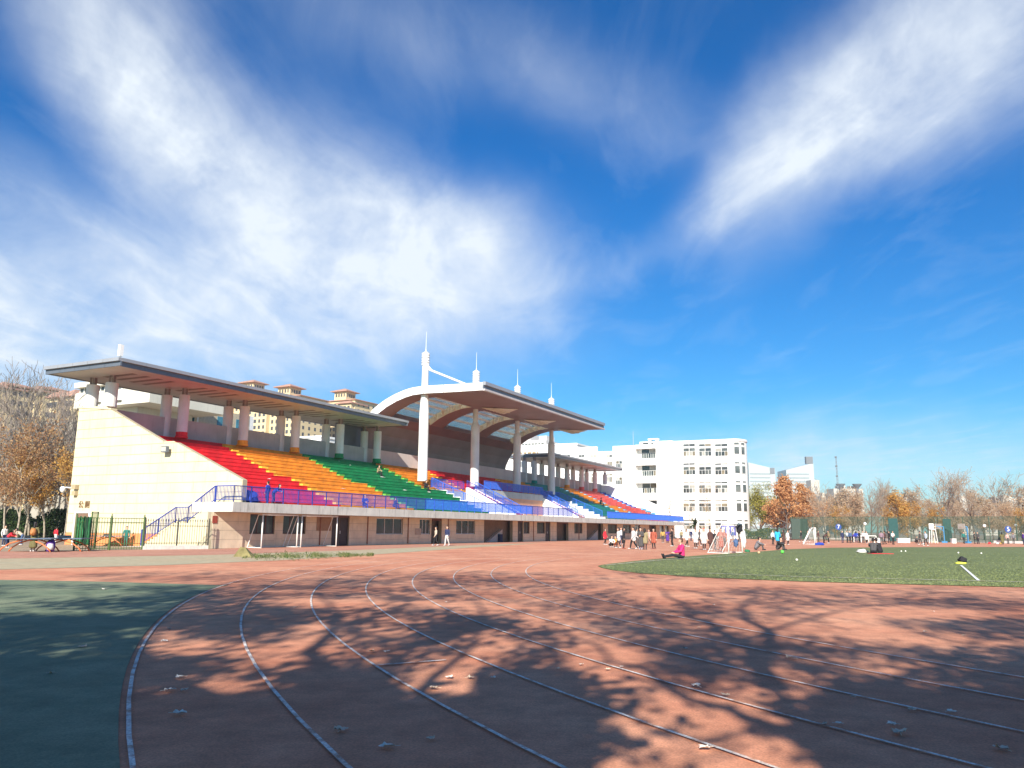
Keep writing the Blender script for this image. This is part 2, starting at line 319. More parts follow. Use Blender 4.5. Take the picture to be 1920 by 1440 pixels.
while w < EW[0][1]:
    off = (row % 2) * 1.2
    vv = FV - 2.4 + off
    while vv < VB:
        q = [(vv + .008, w + .02), (vv + 2.392, w + .02), (vv + 2.392, w + CH - .02), (vv + .008, w + CH - .02)]
        for side in (0, 1):
            p = clip(clip(q, -1, 0, -(FV if w > SL1 - .1 else .45)), 1, 0, VB)
            p = clip(p, 0, 1, EW[0][1]) if p else p
            if p and side == 0:
                p = clip(p, -1, 0, -k2v)
                if p: p = clip(p, -s1, 1, EW[2][1] - s1 * k2v)
            elif p:
                p = clip(p, 1, 0, k2v); 
                if p: p = clip(p, 0, 1, EW[2][1])
                if p: p = clip(p, -s2, 1, EW[4][1] - s2 * EW[4][0])
            if p and len(p) > 2:
                ar = abs(sum(p[i][0] * p[(i + 1) % len(p)][1] - p[(i + 1) % len(p)][0] * p[i][1] for i in range(len(p)))) / 2
                if ar > .05:
                    mb = MB(); d = .004 * gr.random(); mb.prism(p, 'x', UE - d, UE + .034); part(mb, 'cladding_panel', M_cream, end_wall)
        vv += 2.4
    w += CH; row += 1
mb = MB(); mb.box(UE - .02, UE + .031, 1.6, VB, 0, H0 - .02); part(mb, 'wall_base', M_orangebase, end_wall)
mb = MB(); mb.prism([(VB + .15, EW[0][1]), (VB + .15, EW[0][1] + .12), (EW[1][0] - .02, EW[1][1] + .12), (EW[1][0] - .02, EW[1][1] + .003)], 'x', UE - .06, UE + .55); part(mb, 'coping', M_cream, end_wall)
# door recess with lintel at the far left of the end wall
dl, dr = onu(141, 985, UE).y, onu(166, 985, UE).y; dt = onu(150, 962, UE).z
mb = MB(); mb.box(UE - .045, UE - .012, dr, dl, 0, dt); lav = part(mb, 'door', mat('brown_doorway', (.20, .12, .08), .7)); 
mb = MB(); mb.box(UE - .10, UE - .01, dr - .12, dr, 0, dt + .1).box(UE - .10, UE - .01, dl, dl + .12, 0, dt + .1).box(UE - .10, UE - .01, dr, dl, dt, dt + .1); part(mb, 'door_frame', M_white, lav)
# the two characters over the door, in brown relief
tcu = bpy.data.curves.new('lettering', 'FONT'); tcu.body = '公 厕'; tcu.size = .6; tcu.extrude = .03; tcu.align_x = 'CENTER'
tob = bpy.data.objects.new('lettering_curve', tcu); col.objects.link(tob); bpy.context.view_layer.update()
tme = bpy.data.meshes.new_from_object(tob.evaluated_get(bpy.context.evaluated_depsgraph_get())); bpy.data.objects.remove(tob)
lt = link('lettering', tme, GS); lc = onu(158, 951, UE); lt.location = (UE - .04, lc.y, lc.z); lt.rotation_euler = (math.pi / 2, 0, -math.pi / 2); tme.materials.clear(); tme.materials.append(mat('bronze_letters', (.22, .13, .06), .5)); lt['label'] = 'brown Chinese characters above the door'
# --- slab over the ground floor, its nosing, back body of the stand
mb = MB(); mb.box(0, 120.5, SLV, 2.0, SL0, SL1); part(mb, 'concourse_slab', M_slab)
# under-structure filling the stand below the tiers
mb = MB(); mb.prism([(.9, SL0), (6.2, 5.4), (15.2, 9.0), (15.2, .02), (.9, .02)], 'x', UE + .46, 40.1); part(mb, 'substructure', M_conc)
mb = MB(); mb.prism([(7.6, .02), (7.6, 5.9), (15.2, 9.0), (15.2, .02)], 'x', 40.11, 78.99); part(mb, 'substructure', M_conc)
mb = MB(); mb.prism([(.9, SL0), (6.2, 5.4), (15.2, 9.0), (15.2, .02), (.9, .02)], 'x', 79.0, UF - .01); part(mb, 'substructure', M_conc)
# --- seating tiers: one object per row and colour block
ROWS = []                     # (v0, v1, top w)
v, w = -.25, 3.42
for i in range(7): ROWS.append((v, v + TR, w + 0.0)); v += TR; w += RI
ROWS[-1] = (ROWS[-1][0], ROWS[-1][1] + 1.15, ROWS[-1][2]); v += 1.15; LOWN = 7
for i in range(8): ROWS.append((v, v + TR, w)); v += TR; w += RI
VTOP, WTOP = v, w - RI
ROWS[-1] = (ROWS[-1][0], 15.0, ROWS[-1][2])
B_LOW = [(UE + .46, 13.7, 'red'), (13.7, 24.8, 'orange'), (24.8, 40.1, 'green'), (79.0, 94.2, 'teal'), (94.2, 101.2, 'orange'), (101.2, 115, 'coral'), (115, UF - .01, 'ltblue')]
B_UP = [(UE + .46, 13.7, 'red'), (13.7, 24.8, 'orange'), (24.8, 37.9, 'green'), (37.9, 48.6, 'orange'), (48.6, 68.8, 'red'), (68.8, 79.5, 'orange'), (79.5, 94.2, 'teal'), (94.2, 101.2, 'orange'), (101.2, 115, 'coral'), (115, UF - .01, 'blue')]
AISLE = {13.7: 'yellow', 24.8: 'lime', 37.9: 'lime', 94.2: 'ltblue', 101.2: 'ltblue', 115: 'ltblue', 68.8: 'yellow', 48.6: 'yellow'}
for i, (v0, v1, w) in enumerate(ROWS):
    low = i < LOWN
    for a, b, c in (B_LOW if low else B_UP):
        a2 = a + (.003 if a in AISLE else 0)
        mb = MB(); mb.box(a2, b - .004, v0, v1 + .02, w - RI - .25, w)
        mb.box(a2 + .01, b - .014, v0 - .035, v0 + .0, w - .07, w - .006)      # nosing
        part(mb, 'seating_step', SEAT[c])
        if a in AISLE:                                                           # half step of the aisle at the colour change
            mb = MB(); mb.box(a + .02, a + .85, v0 - .40, v0 - .04, w - RI - .02, w - RI / 2); part(mb, 'aisle_step', SEAT[AISLE[a]])
# --- parapet behind the top row, with columns in front of it and standing in it
PV = 15.0; PT = 11.0
mb = MB(); mb.box(UE + .46, 40.2, PV, PV + .35, 8.6, PT); part(mb, 'parapet_wall', M_conc)
mb = MB(); mb.box(40.2, 79, PV, PV + .35, 8.6, PT - .0); part(mb, 'parapet_wall', mat('pale_parapet', (.60, .54, .51), .8, .06, .6, stain=.15))
mb = MB(); mb.box(79, UF, PV, PV + .35, 8.6, PT); part(mb, 'parapet_wall', M_conc)
RS = 13.62                    # canopy soffit
def column(u, v, w0, r, paint):
    mb = MB(); mb.lathe([(r, w0), (r, RS - .62), (r * .55, RS - .615), (r * .55, RS + .02)], (u, v, 0), 18); mb.m[-18 * 1 - 2:] = [0] * (18 + 2)
    o = part(mb, 'roof_column', M_col, smooth=False)
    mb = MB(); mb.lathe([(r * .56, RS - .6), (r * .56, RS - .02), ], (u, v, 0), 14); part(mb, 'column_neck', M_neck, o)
    if paint:
        mb = MB(); mb.lathe([(r + .09, w0 - .02), (r + .09, w0 + .12), (r + .03, w0 + .13), (r + .03, w0 + .5)], (u, v, 0), 18); part(mb, 'plinth', paint, o)
    return o
cu = [8.75, 16.0, 23.3, 30.6, 37.7]
def upc(u):
    for a, b, c in B_UP:
        if a <= u < b: return SEAT[c]
ctop = EW[0][1]
column(UE + .62, onu(205, 770, UE + .6).y, ctop, .5, None); column(UE + .62, onu(167, 765, UE + .6).y - .2, ctop, .5, None)
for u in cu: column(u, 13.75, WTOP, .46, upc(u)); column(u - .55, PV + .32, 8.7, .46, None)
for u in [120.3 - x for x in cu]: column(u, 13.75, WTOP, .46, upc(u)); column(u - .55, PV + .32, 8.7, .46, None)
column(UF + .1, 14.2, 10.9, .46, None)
# --- canopy roofs: soffit slab, two-step fascia made of single panels, soffit slots
def canopy(u0, u1, v0, v1):
    mb = MB(); mb.box(u0 + .32, u1 - .32, v0 + .32, v1 - .32, RS, RS + .42); roof = part(mb, 'canopy_roof', M_soffit)
    def edge(p, q, n, out):
        for i in range(n):
            a = [p[j] + (q[j] - p[j]) * i / n for j in (0, 1)]; b = [p[j] + (q[j] - p[j]) * (i + 1) / n for j in (0, 1)]
            d = Vector((b[0] - a[0], b[1] - a[1])).normalized() * .012
            for lo, hi, oo, m in ((RS + .30, RS + .56, .0, M_fascia), (RS - .06, RS + .295, .2, M_fascia_lo)):
                x0, x1 = sorted((a[0] + d.x, b[0] - d.x)); y0, y1 = sorted((a[1] + d.y, b[1] - d.y))
                if out[0] < 0: x0, x1 = u0 + oo, u0 + .33
                if out[0] > 0: x0, x1 = u1 - .33, u1 - oo
                if out[1] < 0: y0, y1 = v0 + oo, v0 + .33
                if out[1] > 0: y0, y1 = v1 - .33, v1 - oo
                mb = MB(); mb.box(x0, x1, y0, y1, lo, hi); part(mb, 'fascia_panel', m, roof)
    nu, nv = int((u1 - u0) / 2.1), 5
    edge((u0 + .33, v0), (u1 - .33, v0), nu, (0, -1)); edge((u0, v0 + .0), (u0, v1), nv, (-1, 0)); edge((u1, v0), (u1, v1), nv, (1, 0))
    mb = MB(); mb.box(u0 + .33, u1 - .33, v1 - .33, v1, RS - .04, RS + .56); part(mb, 'rear_fascia', M_fascia_lo, roof)
    mb = MB(); mb.box(u0 + .3, u1 - .3, v0 + .3, v1 - .3, RS + .425, RS + .60); part(mb, 'roof_deck', M_fascia, roof)
    u = u0 + 3
    while u < u1 - 3:
        for k in range(4):
            uu = u + k * 1.25
            mb = MB(); mb.box(uu, uu + .5, v0 + 2.2, v0 + 5.8, RS - .012, RS + .02); part(mb, 'soffit_slot', M_soffit_dark, roof)
        u += 7.3
    return roof
canopy(-1.15, 38.4, 9.75, 18.75); canopy(81.6, 117.2, 9.75, 18.75)
a = S(.35, 10.5, 0)
mb = MB(); mb.bar((-.55, 10.4, RS + .6), (-.55, 10.4, RS + .8), .08); mb.box(-.72, -.40, 10.28, 10.52, RS + .8, RS + 1.7); part(mb, 'antenna_panel', M_white)
# --- arched centre roof: profile in v,w; ribs over the four masts, skylights between, shell at the back
UA, UB = 38.0, 77.6
prof_t = [(-.45, 18.05), (3.4, 18.1), (6.1, 18.17), (7.6, 18.2), (9.2, 18.1), (10.4, 17.85), (11.7, 17.45), (13.2, 16.8), (14.6, 15.95), (15.8, 14.9), (16.8, 13.6), (17.5, 12.2), (17.8, 10.9)]
def inset(pr, t):
    out = []
    for i, p in enumerate(pr):
        a, b = pr[max(i - 1, 0)], pr[min(i + 1, len(pr) - 1)]; d = Vector((b[0] - a[0], b[1] - a[1])).normalized(); out.append((p[0] - d.y * -t * -1 if False else p[0] + d.y * t, p[1] - d.x * t))
    return out
prof_b = inset(prof_t, .92)
prof_b[0] = (-.45, 17.13)
def slab_along(mbx, pt, pb, i0, i1, u0, u1):
    poly = pt[i0:i1 + 1] + list(reversed(pb[i0:i1 + 1])); mbx.prism(poly, 'x', u0, u1); return mbx
NP = len(prof_t) - 1
mast_u = [38.95, 51.55, 64.2, 76.7]
FLAT = 4                      # index where the flat front part ends (v = 7.6) and the skylight zone starts
SKY1 = 8                      # ... and ends; the solid shell follows
mb = MB(); slab_along(mb, prof_t, prof_b, 0, FLAT - 1, UA + .02, UB); arch = part(mb, 'arched_roof', M_brown)
mb = MB(); slab_along(mb, prof_t, prof_b, SKY1, NP - 3, UA + .02, UB); part(mb, 'roof_shell', M_shell, arch)
mb = MB(); slab_along(mb, prof_t, prof_b, NP - 3, NP, UA + .02, UB); part(mb, 'roof_shell', M_shellgrey, arch)
ribs = [(UA + .02, mast_u[0] + 1.9), (mast_u[1] - 1.6, mast_u[1] + 1.6), (mast_u[2] - 1.6, mast_u[2] + 1.6), (mast_u[3] - 1.9, UB)]
for a, b in ribs:
    mb = MB(); slab_along(mb, prof_t, prof_b, FLAT - 1, SKY1, a, b); part(mb, 'roof_rib', M_brown, arch)
for (a0, b0), (a1, b1) in zip(ribs, ribs[1:]):
    gt, gb = inset(prof_t, .1), inset(prof_t, .14)
    for k in range(4):
        ua_, ub_ = b0 + (a1 - b0) * k / 4 + .03, b0 + (a1 - b0) * (k + 1) / 4 - .03
        for i in range(FLAT - 1, SKY1):
            mb = MB(); slab_along(mb, gt, gb, i, i + 1, ua_, ub_); part(mb, 'skylight_pane', M_glass, arch)
    for i in range(FLAT - 1, SKY1 + 1):
        mb = MB(); p = prof_t[i]; q = prof_b[i]; mb.box(b0, a1, p[0] - .09, p[0] + .09, p[1] - .42, p[1] - .16); part(mb, 'purlin', M_white, arch)
    # cream edge beams with fins on the far side of each opening
    mb = MB(); slab_along(mb, inset(prof_t, .15), inset(prof_t, .9), FLAT - 1, SKY1, a1 - .12, a1 + .0); part(mb, 'edge_beam', mat('cream_beam', (.72, .66, .52), .7), arch)
    for k in range(7):
        t = FLAT - 1 + (SKY1 - FLAT + 1) * (k + .5) / 7; i = int(t); fr = t - i
        pv_ = prof_t[i][0] + (prof_t[i + 1][0] - prof_t[i][0]) * fr; pw_ = prof_t[i][1] + (prof_t[i + 1][1] - prof_t[i][1]) * fr
        mb = MB(); mb.box(a1 - .55, a1 - .121, pv_ - .08, pv_ + .08, pw_ - .8, pw_ - .2); part(mb, 'beam_fin', MATS['cream_beam'], arch)
# white gable band made of single panels, on both ends
def gable(u0, u1):
    for i in range(NP):
        n = 3 if i == 0 else (2 if i in (1,) else 1)
        for k in range(n):
            def lerp(pr, t): return tuple(pr[i][j] + (pr[i + 1][j] - pr[i][j]) * t for j in (0, 1))
            t0, t1 = k / n, (k + 1) / n; g = .026
            poly = [lerp(prof_t, t0 + g / n), lerp(prof_t, t1 - g / n), lerp(prof_b, t1 - g / n), lerp(prof_b, t0 + g / n)]
            mb = MB(); mb.prism(poly, 'x', u0, u1); part(mb, 'gable_panel', M_white, arch)
gable(UA - .06, UA + .015); gable(UB + .005, UB + .08)
# front fascia of the arched roof
nn = 18
for k in range(nn):
    a, b = UA - .06 + (UB + .14 - UA) * k / nn + .012, UA - .06 + (UB + .14 - UA) * (k + 1) / nn - .012
    mb = MB(); mb.box(a, b, -.85, -.44, 17.72, 18.12); part(mb, 'fascia_panel', M_fascia, arch)
    mb = MB(); mb.box(a, b, -.62, -.445, 17.30, 17.715); part(mb, 'fascia_panel', M_fascia_lo, arch)
    mb = MB(); mb.box(a, b, -.78, -.445, 17.08, 17.295); part(mb, 'fascia_panel', mat('pale_trim', (.5, .46, .45), .5), arch)
# light coffers in the flat soffit in front of the masts
for u in mast_u[1:]:
    mb = MB(); c = (u + 1.2, 4.2); 
    mb.prism([(c[0] - 3.0, c[1] + 1.9), (c[0] + 3.4, c[1] + 1.9), (c[0], c[1] - 1.9)], 'z', 17.095, 17.14); cf = part(mb, 'ceiling_coffer', MATS['cream_beam'], arch)
    for k in range(5):
        x = c[0] - 2.0 + k * .95; mb = MB(); mb.box(x, x + .12, c[1] + .2, c[1] + 1.75, 16.99, 17.094); part(mb, 'coffer_fin', MATS['cream_beam'], cf)
# masts: the first is a tall plain pylon, the others carry the roof on a neck and end in ringed finials
MVV = 8.0; MW = 7.0
for i, u in enumerate(mast_u):
    mb = MB(); r = .58
    mb.lathe([(r, MW), (r * .97, 15.0), (r * .6, 15.5), (r * .58, 17.4)] if i else [(r, MW), (r * .97, 15.2), (r * .78, 16.9), (r * .72, 17.4)], (u, MVV, 0), 20); c = part(mb, 'mast_column', M_col if i else M_white)
    mb = MB(); mb.lathe([(r * .72, 18.16), (r * .66, 20.9)], (u, MVV, 0), 20); z = 20.9
    for k in range(5):
        mb.lathe([(r * .84, z), (r * .84, z + .22)], (u, MVV, 0), 18); mb.lathe([(r * .5, z + .2), (r * .5, z + .33)], (u, MVV, 0), 18); z += .32
    mb.lathe([(r * .64, z), (.06, z + .15), (.03, z + .5), (.014, z + 2.6)], (u, MVV, 0), 10); part(mb, 'mast_top', M_white, c)
    mb = MB(); mb.tube([(u, MVV - .2, 20.7), (u, MVV - .9, 20.2), (u, 2.2, 18.12)], [.3, .13, .13], 10); part(mb, 'stay_rod', M_white, c)
# rear panels between left canopy and the arch
mb = MB(); mb.box(33.0, 38.2, PV + 1.2, PV + 1.4, PT - .4, RS); part(mb, 'rear_screen', M_fascia_lo)
# --- centre block: platform wall, stairs, sunken passages
PW = 6.55; PVV = 6.0
mb = MB(); mb.box(50.4, 68.9, PVV, 7.61, SL1, PW - .85); part(mb, 'platform_wall', M_salmon)
mb = MB(); mb.box(50.4, 68.9, PVV - .12, 7.62, PW - .85, PW); part(mb, 'platform_band', M_conc)
mb = MB(); mb.box(40.13, 78.97, 2.0, 7.59, SL0, SL1 - .002); part(mb, 'centre_floor', M_conc)
mb = MB(); mb.box(40.13, 48.0, 7.3, 7.605, SL1, 6.1); part(mb, 'passage_wall', M_conc)
mb = MB(); mb.box(71.6, 78.97, 7.3, 7.605, SL1, 6.1); part(mb, 'passage_wall', M_conc)
for a, b in ((48.1, 50.38), (68.92, 71.5)):
    n = 16
    for k in range(n):
        mb = MB(); v0 = 7.3 - (k + 1) * .44; mb.box(a + .25, b - .02, v0, v0 + .45, SL1, PW - .15 - k * .2); part(mb, 'stair_step', SEAT['magenta'])
    mb = MB(); mb.prism([(7.3, SL1), (7.3, PW + .12), (6.9, PW + .12), (.25, SL1 + .22), (.25, SL1)], 'x', a, a + .245); part(mb, 'stair_stringer', M_white)
    mb = MB(); mb.prism([(7.3, SL1), (7.3, PW + .1), (6.9, PW + .1), (.25, SL1 + .2), (.25, SL1)], 'x', b - .018, b + .2); part(mb, 'stair_stringer', M_white)
for a, sgn in ((40.12, 1), (78.98, -1)):   # stepped white kerb beside the passages
    for i, (v0, v1, w) in enumerate(ROWS[:LOWN]):
        mb = MB(); x0, x1 = sorted((a, a + .3 * sgn)); mb.box(x0, x1, v0, v1, SL1, w + .1); part(mb, 'stepped_kerb', M_white)
# --- railings
def railing(pts, h, m, gap=.13, post=1.6, name='railing', rt=.045):
    mb = MB()
    for p, q in zip(pts, pts[1:]):
        p, q = Vector(p), Vector(q); Ld = (q - p).length; up = Vector((0, 0, 1))
        mb.bar(p + up * h, q + up * h, .075, .06); mb.bar(p + up * .16, q + up * .16, .05, .04)
        n = max(1, round(Ld / gap))
        for k in range(1, n):
            a = p + (q - p) * k / n; mb.bar(a + up * .16, a + up * h, .028)
        n = max(1, round(Ld / post))
        for k in range(n + 1):
            a = p + (q - p) * k / n; mb.bar(a, a + up * (h + .02), .06)
    return part(mb, name, m)
RH = 1.12; RV = SLV + .12
railing([(.12, -.1, SL1), (.12, RV, SL1), (24.5, RV, SL1)], RH, M_blue)
railing([(24.5, RV, SL1), (48.6, RV, SL1)], RH, M_bluebright, .10)
railing([(48.6, RV, SL1), (61.5, RV, SL1)], RH, M_blue)
railing([(61.5, RV, SL1), (75.5, RV, SL1)], .35, M_conc, 1.4)
railing([(75.5, RV, SL1), (120.3, RV, SL1)], RH, M_bluebright, .10)
railing([(50.5, PVV - .05, PW), (68.8, PVV - .05, PW)], RH, M_bluebright, .11)
railing([(40.3, 7.6, 6.3), (48.1, 7.6, 6.3)], RH, M_blue, .14); railing([(71.6, 7.6, 6.3), (78.9, 7.6, 6.3)], RH, M_bluebright, .12)
for u in (40.35, 78.75): railing([(u, 7.5, 6.35), (u, .2, 3.35)], RH, M_bluebright, .14)
for u in (48.2, 50.3, 69.02, 71.4): railing([(u, 7.2, 6.6), (u, .4, 3.4)], RH - .15, M_bluebright if u > 60 or u > 50 else M_blue, .14)
# --- side stairs along the end wall
mb = MB(); ns = 16
v0 = .0; mid = 7.0
prof = [(-.02, SL1), (3.1, 2.0 - .0), (3.1 + .0, 2.0), (4.3, 2.0), (8.8, .05), (8.8, 0), (0, 0)]
P2 = [onu(397, 938, 0), onu(350, 974, 0), onu(327, 974, 0), onu(270, 1013, 0)]
s = [(0, SL1)] + [(P2[1].y, P2[1].z - .25), (P2[2].y, P2[2].z - .25), (P2[3].y + .4, .1)]
for (va, wa), (vb, wb) in ((s[0], s[1]), (s[2], s[3])):
    n = max(2, round((wa - wb) / .16))
    for k in range(n):
        mb = MB(); mb.box(.02, UE - .03, va + (vb - va) * k / n, va + (vb - va) * (k + 1) / n, 0, wa + (wb - wa) * (k + 1) / n); part(mb, 'stair_step', M_cream)
mb = MB(); mb.box(.021, UE - .03, s[1][0], s[2][0], 0, s[1][1]); part(mb, 'stair_landing', M_cream)
railing([(.08, s[0][0] - .05, SL1), (.08, s[1][0], s[1][1]), (.08, s[2][0], s[2][1]), (.08, s[3][0], .1)], RH, M_blue, .16)
# --- ground floor front: beige wall with real openings
def U(px): return onv(px, 985, 0).x
OPEN = [(U(468.5), U(515.4), 'win'), (U(531), U(573.5), 'win'), (U(622.5), U(655), 'door'), (U(706), U(755.6), 'wwin'), (U(787), U(807), 'wwin'), (U(809), U(828.5), 'open'), (U(855.6), U(891), 'wwin'),
        (U(907.8), U(961.5), 'pass'), (U(971), U(981), 'door'), (U(981.8), U(993), 'bwin'), (U(1007), U(1022), 'bwin'), (U(1022.7), U(1032), 'door'), (U(1044), U(1066), 'open'), (U(1077), U(1092), 'bwin'),
        (U(1100), U(1131), 'pass'), (U(1140), U(1157), 'bwin'), (U(1168), U(1183), 'bwin'), (U(1190), U(1200), 'bwin'), (U(1217), U(1230), 'open'), (U(1237), U(1244), 'bwin'), (U(1247), U(1253), 'bwin')]
x = 0.0; WT = .4
def wallbox(a, b, w0, w1, v0=0.0, name='wall_pier'):
    """a stretch of wall faced with single courses of tile"""
    mb = MB(); mb.box(a, b, v0 + .03, v0 + WT, w0, w1); o = part(mb, name, M_joint)
    nc = max(1, round((w1 - w0) / .62)); hh = (w1 - w0) / nc
    for k in range(nc):
        mb = MB(); mb.box(a + (.0 if k % 2 else .006), b - .006, v0 + .003 * gr.random(), v0 + .031, w0 + k * hh + .008, w0 + (k + 1) * hh - .008); part(mb, 'wall_course', M_beigewall, o)
def pane(a, b, w0, w1, v0, parent, m=M_darkglass):
    mb = MB(); mb.box(a, b, v0, v0 + .02, w0, w1); return part(mb, 'pane', m, parent)
for (a, b, kind) in OPEN:
    if a > x: wallbox(x, a, 0, SL0 - .003)
    x = b
    if kind in ('win', 'wwin', 'bwin'):
        sill, head = (.95, 2.42) if kind == 'wwin' else (1.0, 2.45)
        wallbox(a, b, 0, sill, name='wall_panel'); fm = M_whiteframe if kind == 'wwin' else M_brownframe
        mb = MB(); f = .06; n = 2 if kind == 'bwin' else 3
        mb.box(a, b, .12, .2, sill, sill + f).box(a, b, .12, .2, head - f, head).box(a, a + f, .121, .199, sill + f, head - f).box(b - f, b, .121, .199, sill + f, head - f)
        for k in range(1, n): c = a + (b - a) * k / n; mb.box(c - f / 2, c + f / 2, .121, .199, sill + f, head - f)
        wf = part(mb, 'window', fm)
        mb = MB(); mb.box(a, b, .35, .4, sill, head); part(mb, 'dark_room_or_blind', mat('room_dark', (.05, .03, .03), .8) if kind != 'bwin' else mat('brown_blind', (.16, .06, .05), .7), wf)  # dark sheet paints the unlit room; only brown windows get a blind
        for k in range(n):
            c0, c1 = a + (b - a) * k / n + f / 2, a + (b - a) * (k + 1) / n - f / 2
            pane(c0, c1, sill + f, head - f, .15 + .012 * (k % 2), wf, M_darkglass)
        mb = MB(); mb.box(a, b, .02, .4, head, SL0 - .003); part(mb, 'lintel', M_beigewall)
    elif kind == 'door':
        mb = MB(); mb.box(a, b, .16, .22, .01, 2.35); d = part(mb, 'door', M_darkdoor)
        mb = MB(); mb.box(a, b, .05, .4, 2.35, SL0 - .003); part(mb, 'lintel', M_brownframe)
        c = (a + b) / 2; mb = MB(); mb.box(c - .01, c + .01, .145, .161, .02, 2.33); part(mb, 'door_seam', M_joint, d)
        mb = MB(); mb.box(c + .08, c + .12, .11, .16, 1.0, 1.25); part(mb, 'door_handle', M_whiteframe, d)
    elif kind == 'open':
        mb = MB(); mb.box(a, b, .05, .4, 2.3, SL0 - .003); part(mb, 'lintel', M_brownframe)
        mb = MB(); mb.box(a + .02, a + .07, .3, 1.1, .01, 2.29); part(mb, 'door', M_darkdoor)
wallbox(x, 120.2, 0, SL0 - .003)
wallbox(0.001, 2.9, 0, SL0 - .005, v0=-.12, name='corner_wall')
mb = MB(); mb.box(2.91, 120.2, .85, .88, .0, SL0 - .01); part(mb, 'inner_wall', mat('dim_interior', (.2, .14, .1), .9))
mb = MB(); mb.box(0.002, UE + .4, .41, 9, 0, .02); part(mb, 'stair_floor', M_conc)
for px in (600, 689, 765, 840, 1000, 1085):
    u = U(px); mb = MB(); mb.tube([(u, -.05, .1), (u, -.05, SL0 - .01)], .05, 8); part(mb, 'downpipe', mat('rusty_pipe', (.30, .12, .07), .7))
for px in (925, 1112):
    u = U(px); mb = MB(); mb.prism([(u - .6, .02), (u + 3.2, .02), (u + 3.2, 1.5)], 'y', .45, .83); part(mb, 'stair_flight', M_conc)
# end of the lower wall that faces the stairs
mb = MB(); mb.box(.0, UE + .44, .0, .03, 0.0, .02); part(mb, 'threshold', M_conc)
# ---------------------------------------------------------------- school building beyond the stand
M_bwhite = mat('white_wall', (.80, .79, .76), .7, .03, .3, stain=.05)
M_bglass = mat('window_glass', (.10, .11, .105), .12, .5, .35, spec=.6)
M_panes = [M_bglass, mat('window_glass_dark', (.045, .05, .05), .1, .4, .3, spec=.6), mat('curtained_glass', (.34, .33, .29), .3, .25, .8), M_bglass, mat('window_glass_warm', (.19, .16, .11), .15, .4, .5, spec=.6)]; wr_ = random.Random(5)
M_frame = mat('pvc_frame', (.78, .78, .76), .5)
def window_x(parent, x, y0, y1, z0, z1, cols=4, transom=.42, pm=None):
    """window on a wall that faces -x: frame bars proud of the wall, one pane per light"""
    mb = MB(); f = .055
    mb.box(x - .07, x - .004, y0, y1, z0, z0 + f).box(x - .07, x - .004, y0, y1, z1 - f, z1).box(x - .069, x - .005, y0, y0 + f, z0 + f, z1 - f).box(x - .069, x - .005, y1 - f, y1, z0 + f, z1 - f)
    zt = z1 - (z1 - z0) * transom
    if transom: mb.box(x - .068, x - .006, y0 + f, y1 - f, zt - f / 2, zt + f / 2)
    w = mb.build('window', M_frame, parent)
    for k in range(cols):
        a, b = y0 + (y1 - y0) * k / cols, y0 + (y1 - y0) * (k + 1) / cols
        if k: 
            mb = MB(); mb.box(x - .066, x - .007, a - f / 2, a + f / 2, z0 + f, zt - f / 2 if transom else z1 - f); mb.build('mullion', M_frame, w)
        mb = MB(); mb.box(x - .03 - .012 * (k % 2), x - .003, a + f / 2, b - f / 2, z0 + f, (zt - f / 2) if transom else z1 - f); mb.build('pane', pm or wr_.choice(M_panes), w)
    if transom:
        for k in range(2):
            a, b = y0 + (y1 - y0) * k / 2, y0 + (y1 - y0) * (k + 1) / 2
            mb = MB(); mb.box(x - .03, x - .003, a + f, b - f, zt + f / 2, z1 - f); mb.build('pane', pm or wr_.choice(M_panes), w)
    return w
TBU = 130.0
TB = thing('school_building', 'five-storey white school building with a rounded corner and rows of wide windows', 'building', S(TBU, 0), SRZ)
zt4 = lambda X, Y: (1100 + .1944 * X, 780 + .1944 * Y)
def tb(X, Y): p = onu(*zt4(X, Y), TBU); return p.y, p.z
yr, ytop = tb(1385, 225); yl, _ = tb(250, 265); ztop = ytop - .35
# body: wall plan with a rounded right corner; the balcony bay is a real recess
yb0, yb1 = tb(668, 400)[0], tb(470, 400)[0]
Rr = 3.6
plan = [(0, yb0), (0, yr)] + [(Rr - Rr * math.cos(t), yr - Rr * .72 * math.sin(t)) for t in [math.radians(a) for a in range(10, 181, 10)]] + [(18, yr + 2), (18, yb0)]
mb = MB(); mb.prism(plan, 'z', 0, ztop); mb.build('wall', M_bwhite, TB)
mb = MB(); mb.box(0, 18, yb1, yl, 0, ztop - .1); mb.build('wall', M_bwhite, TB)
mb = MB(); mb.box(1.8, 18, yb0, yb1, 0, ztop - .2); mb.build('wall', M_bwhite, TB)
plan2 = [(x - .18 if x < 1 else x, y - (.18 if y < yr else 0)) for x, y in plan]
mb = MB(); mb.prism(plan2, 'z', ztop, ztop + .45); mb.build('roof_coping', M_bwhite, TB)
mb = MB(); mb.box(-.02, 1.79, yb0 + .01, yb1 - .01, ztop - .9, ztop - .02); mb.build('balcony_lintel', M_bwhite, TB)
rows = [(310, 385), (490, 565), (665, 742), (840, 922), (1030, 1092)]; tr = [(270, 297), (455, 475), (633, 652), (808, 826), (997, 1014)]
cols = [(930, 1050), (1082, 1205), (1237, 1365)]
for (a, b), (ta, tb_) in zip(rows, tr):
    for ci, (c0, c1) in enumerate(cols):
        y1, z1 = tb(c0, a); y0, z0 = tb(c1, b); window_x(TB, 0, y0, y1, z0, z1, 4)
        z1 = tb(c0, ta)[1]; z0 = tb(c0, tb_)[1]; window_x(TB, 0, y0, y1, z0, z1, 2, 0)
for (a, b) in ((433, 500), (590, 660)):
    y1, z1 = tb(282, a); y0, z0 = tb(345, b); window_x(TB, 0, y0, y1, z0, z1, 4)
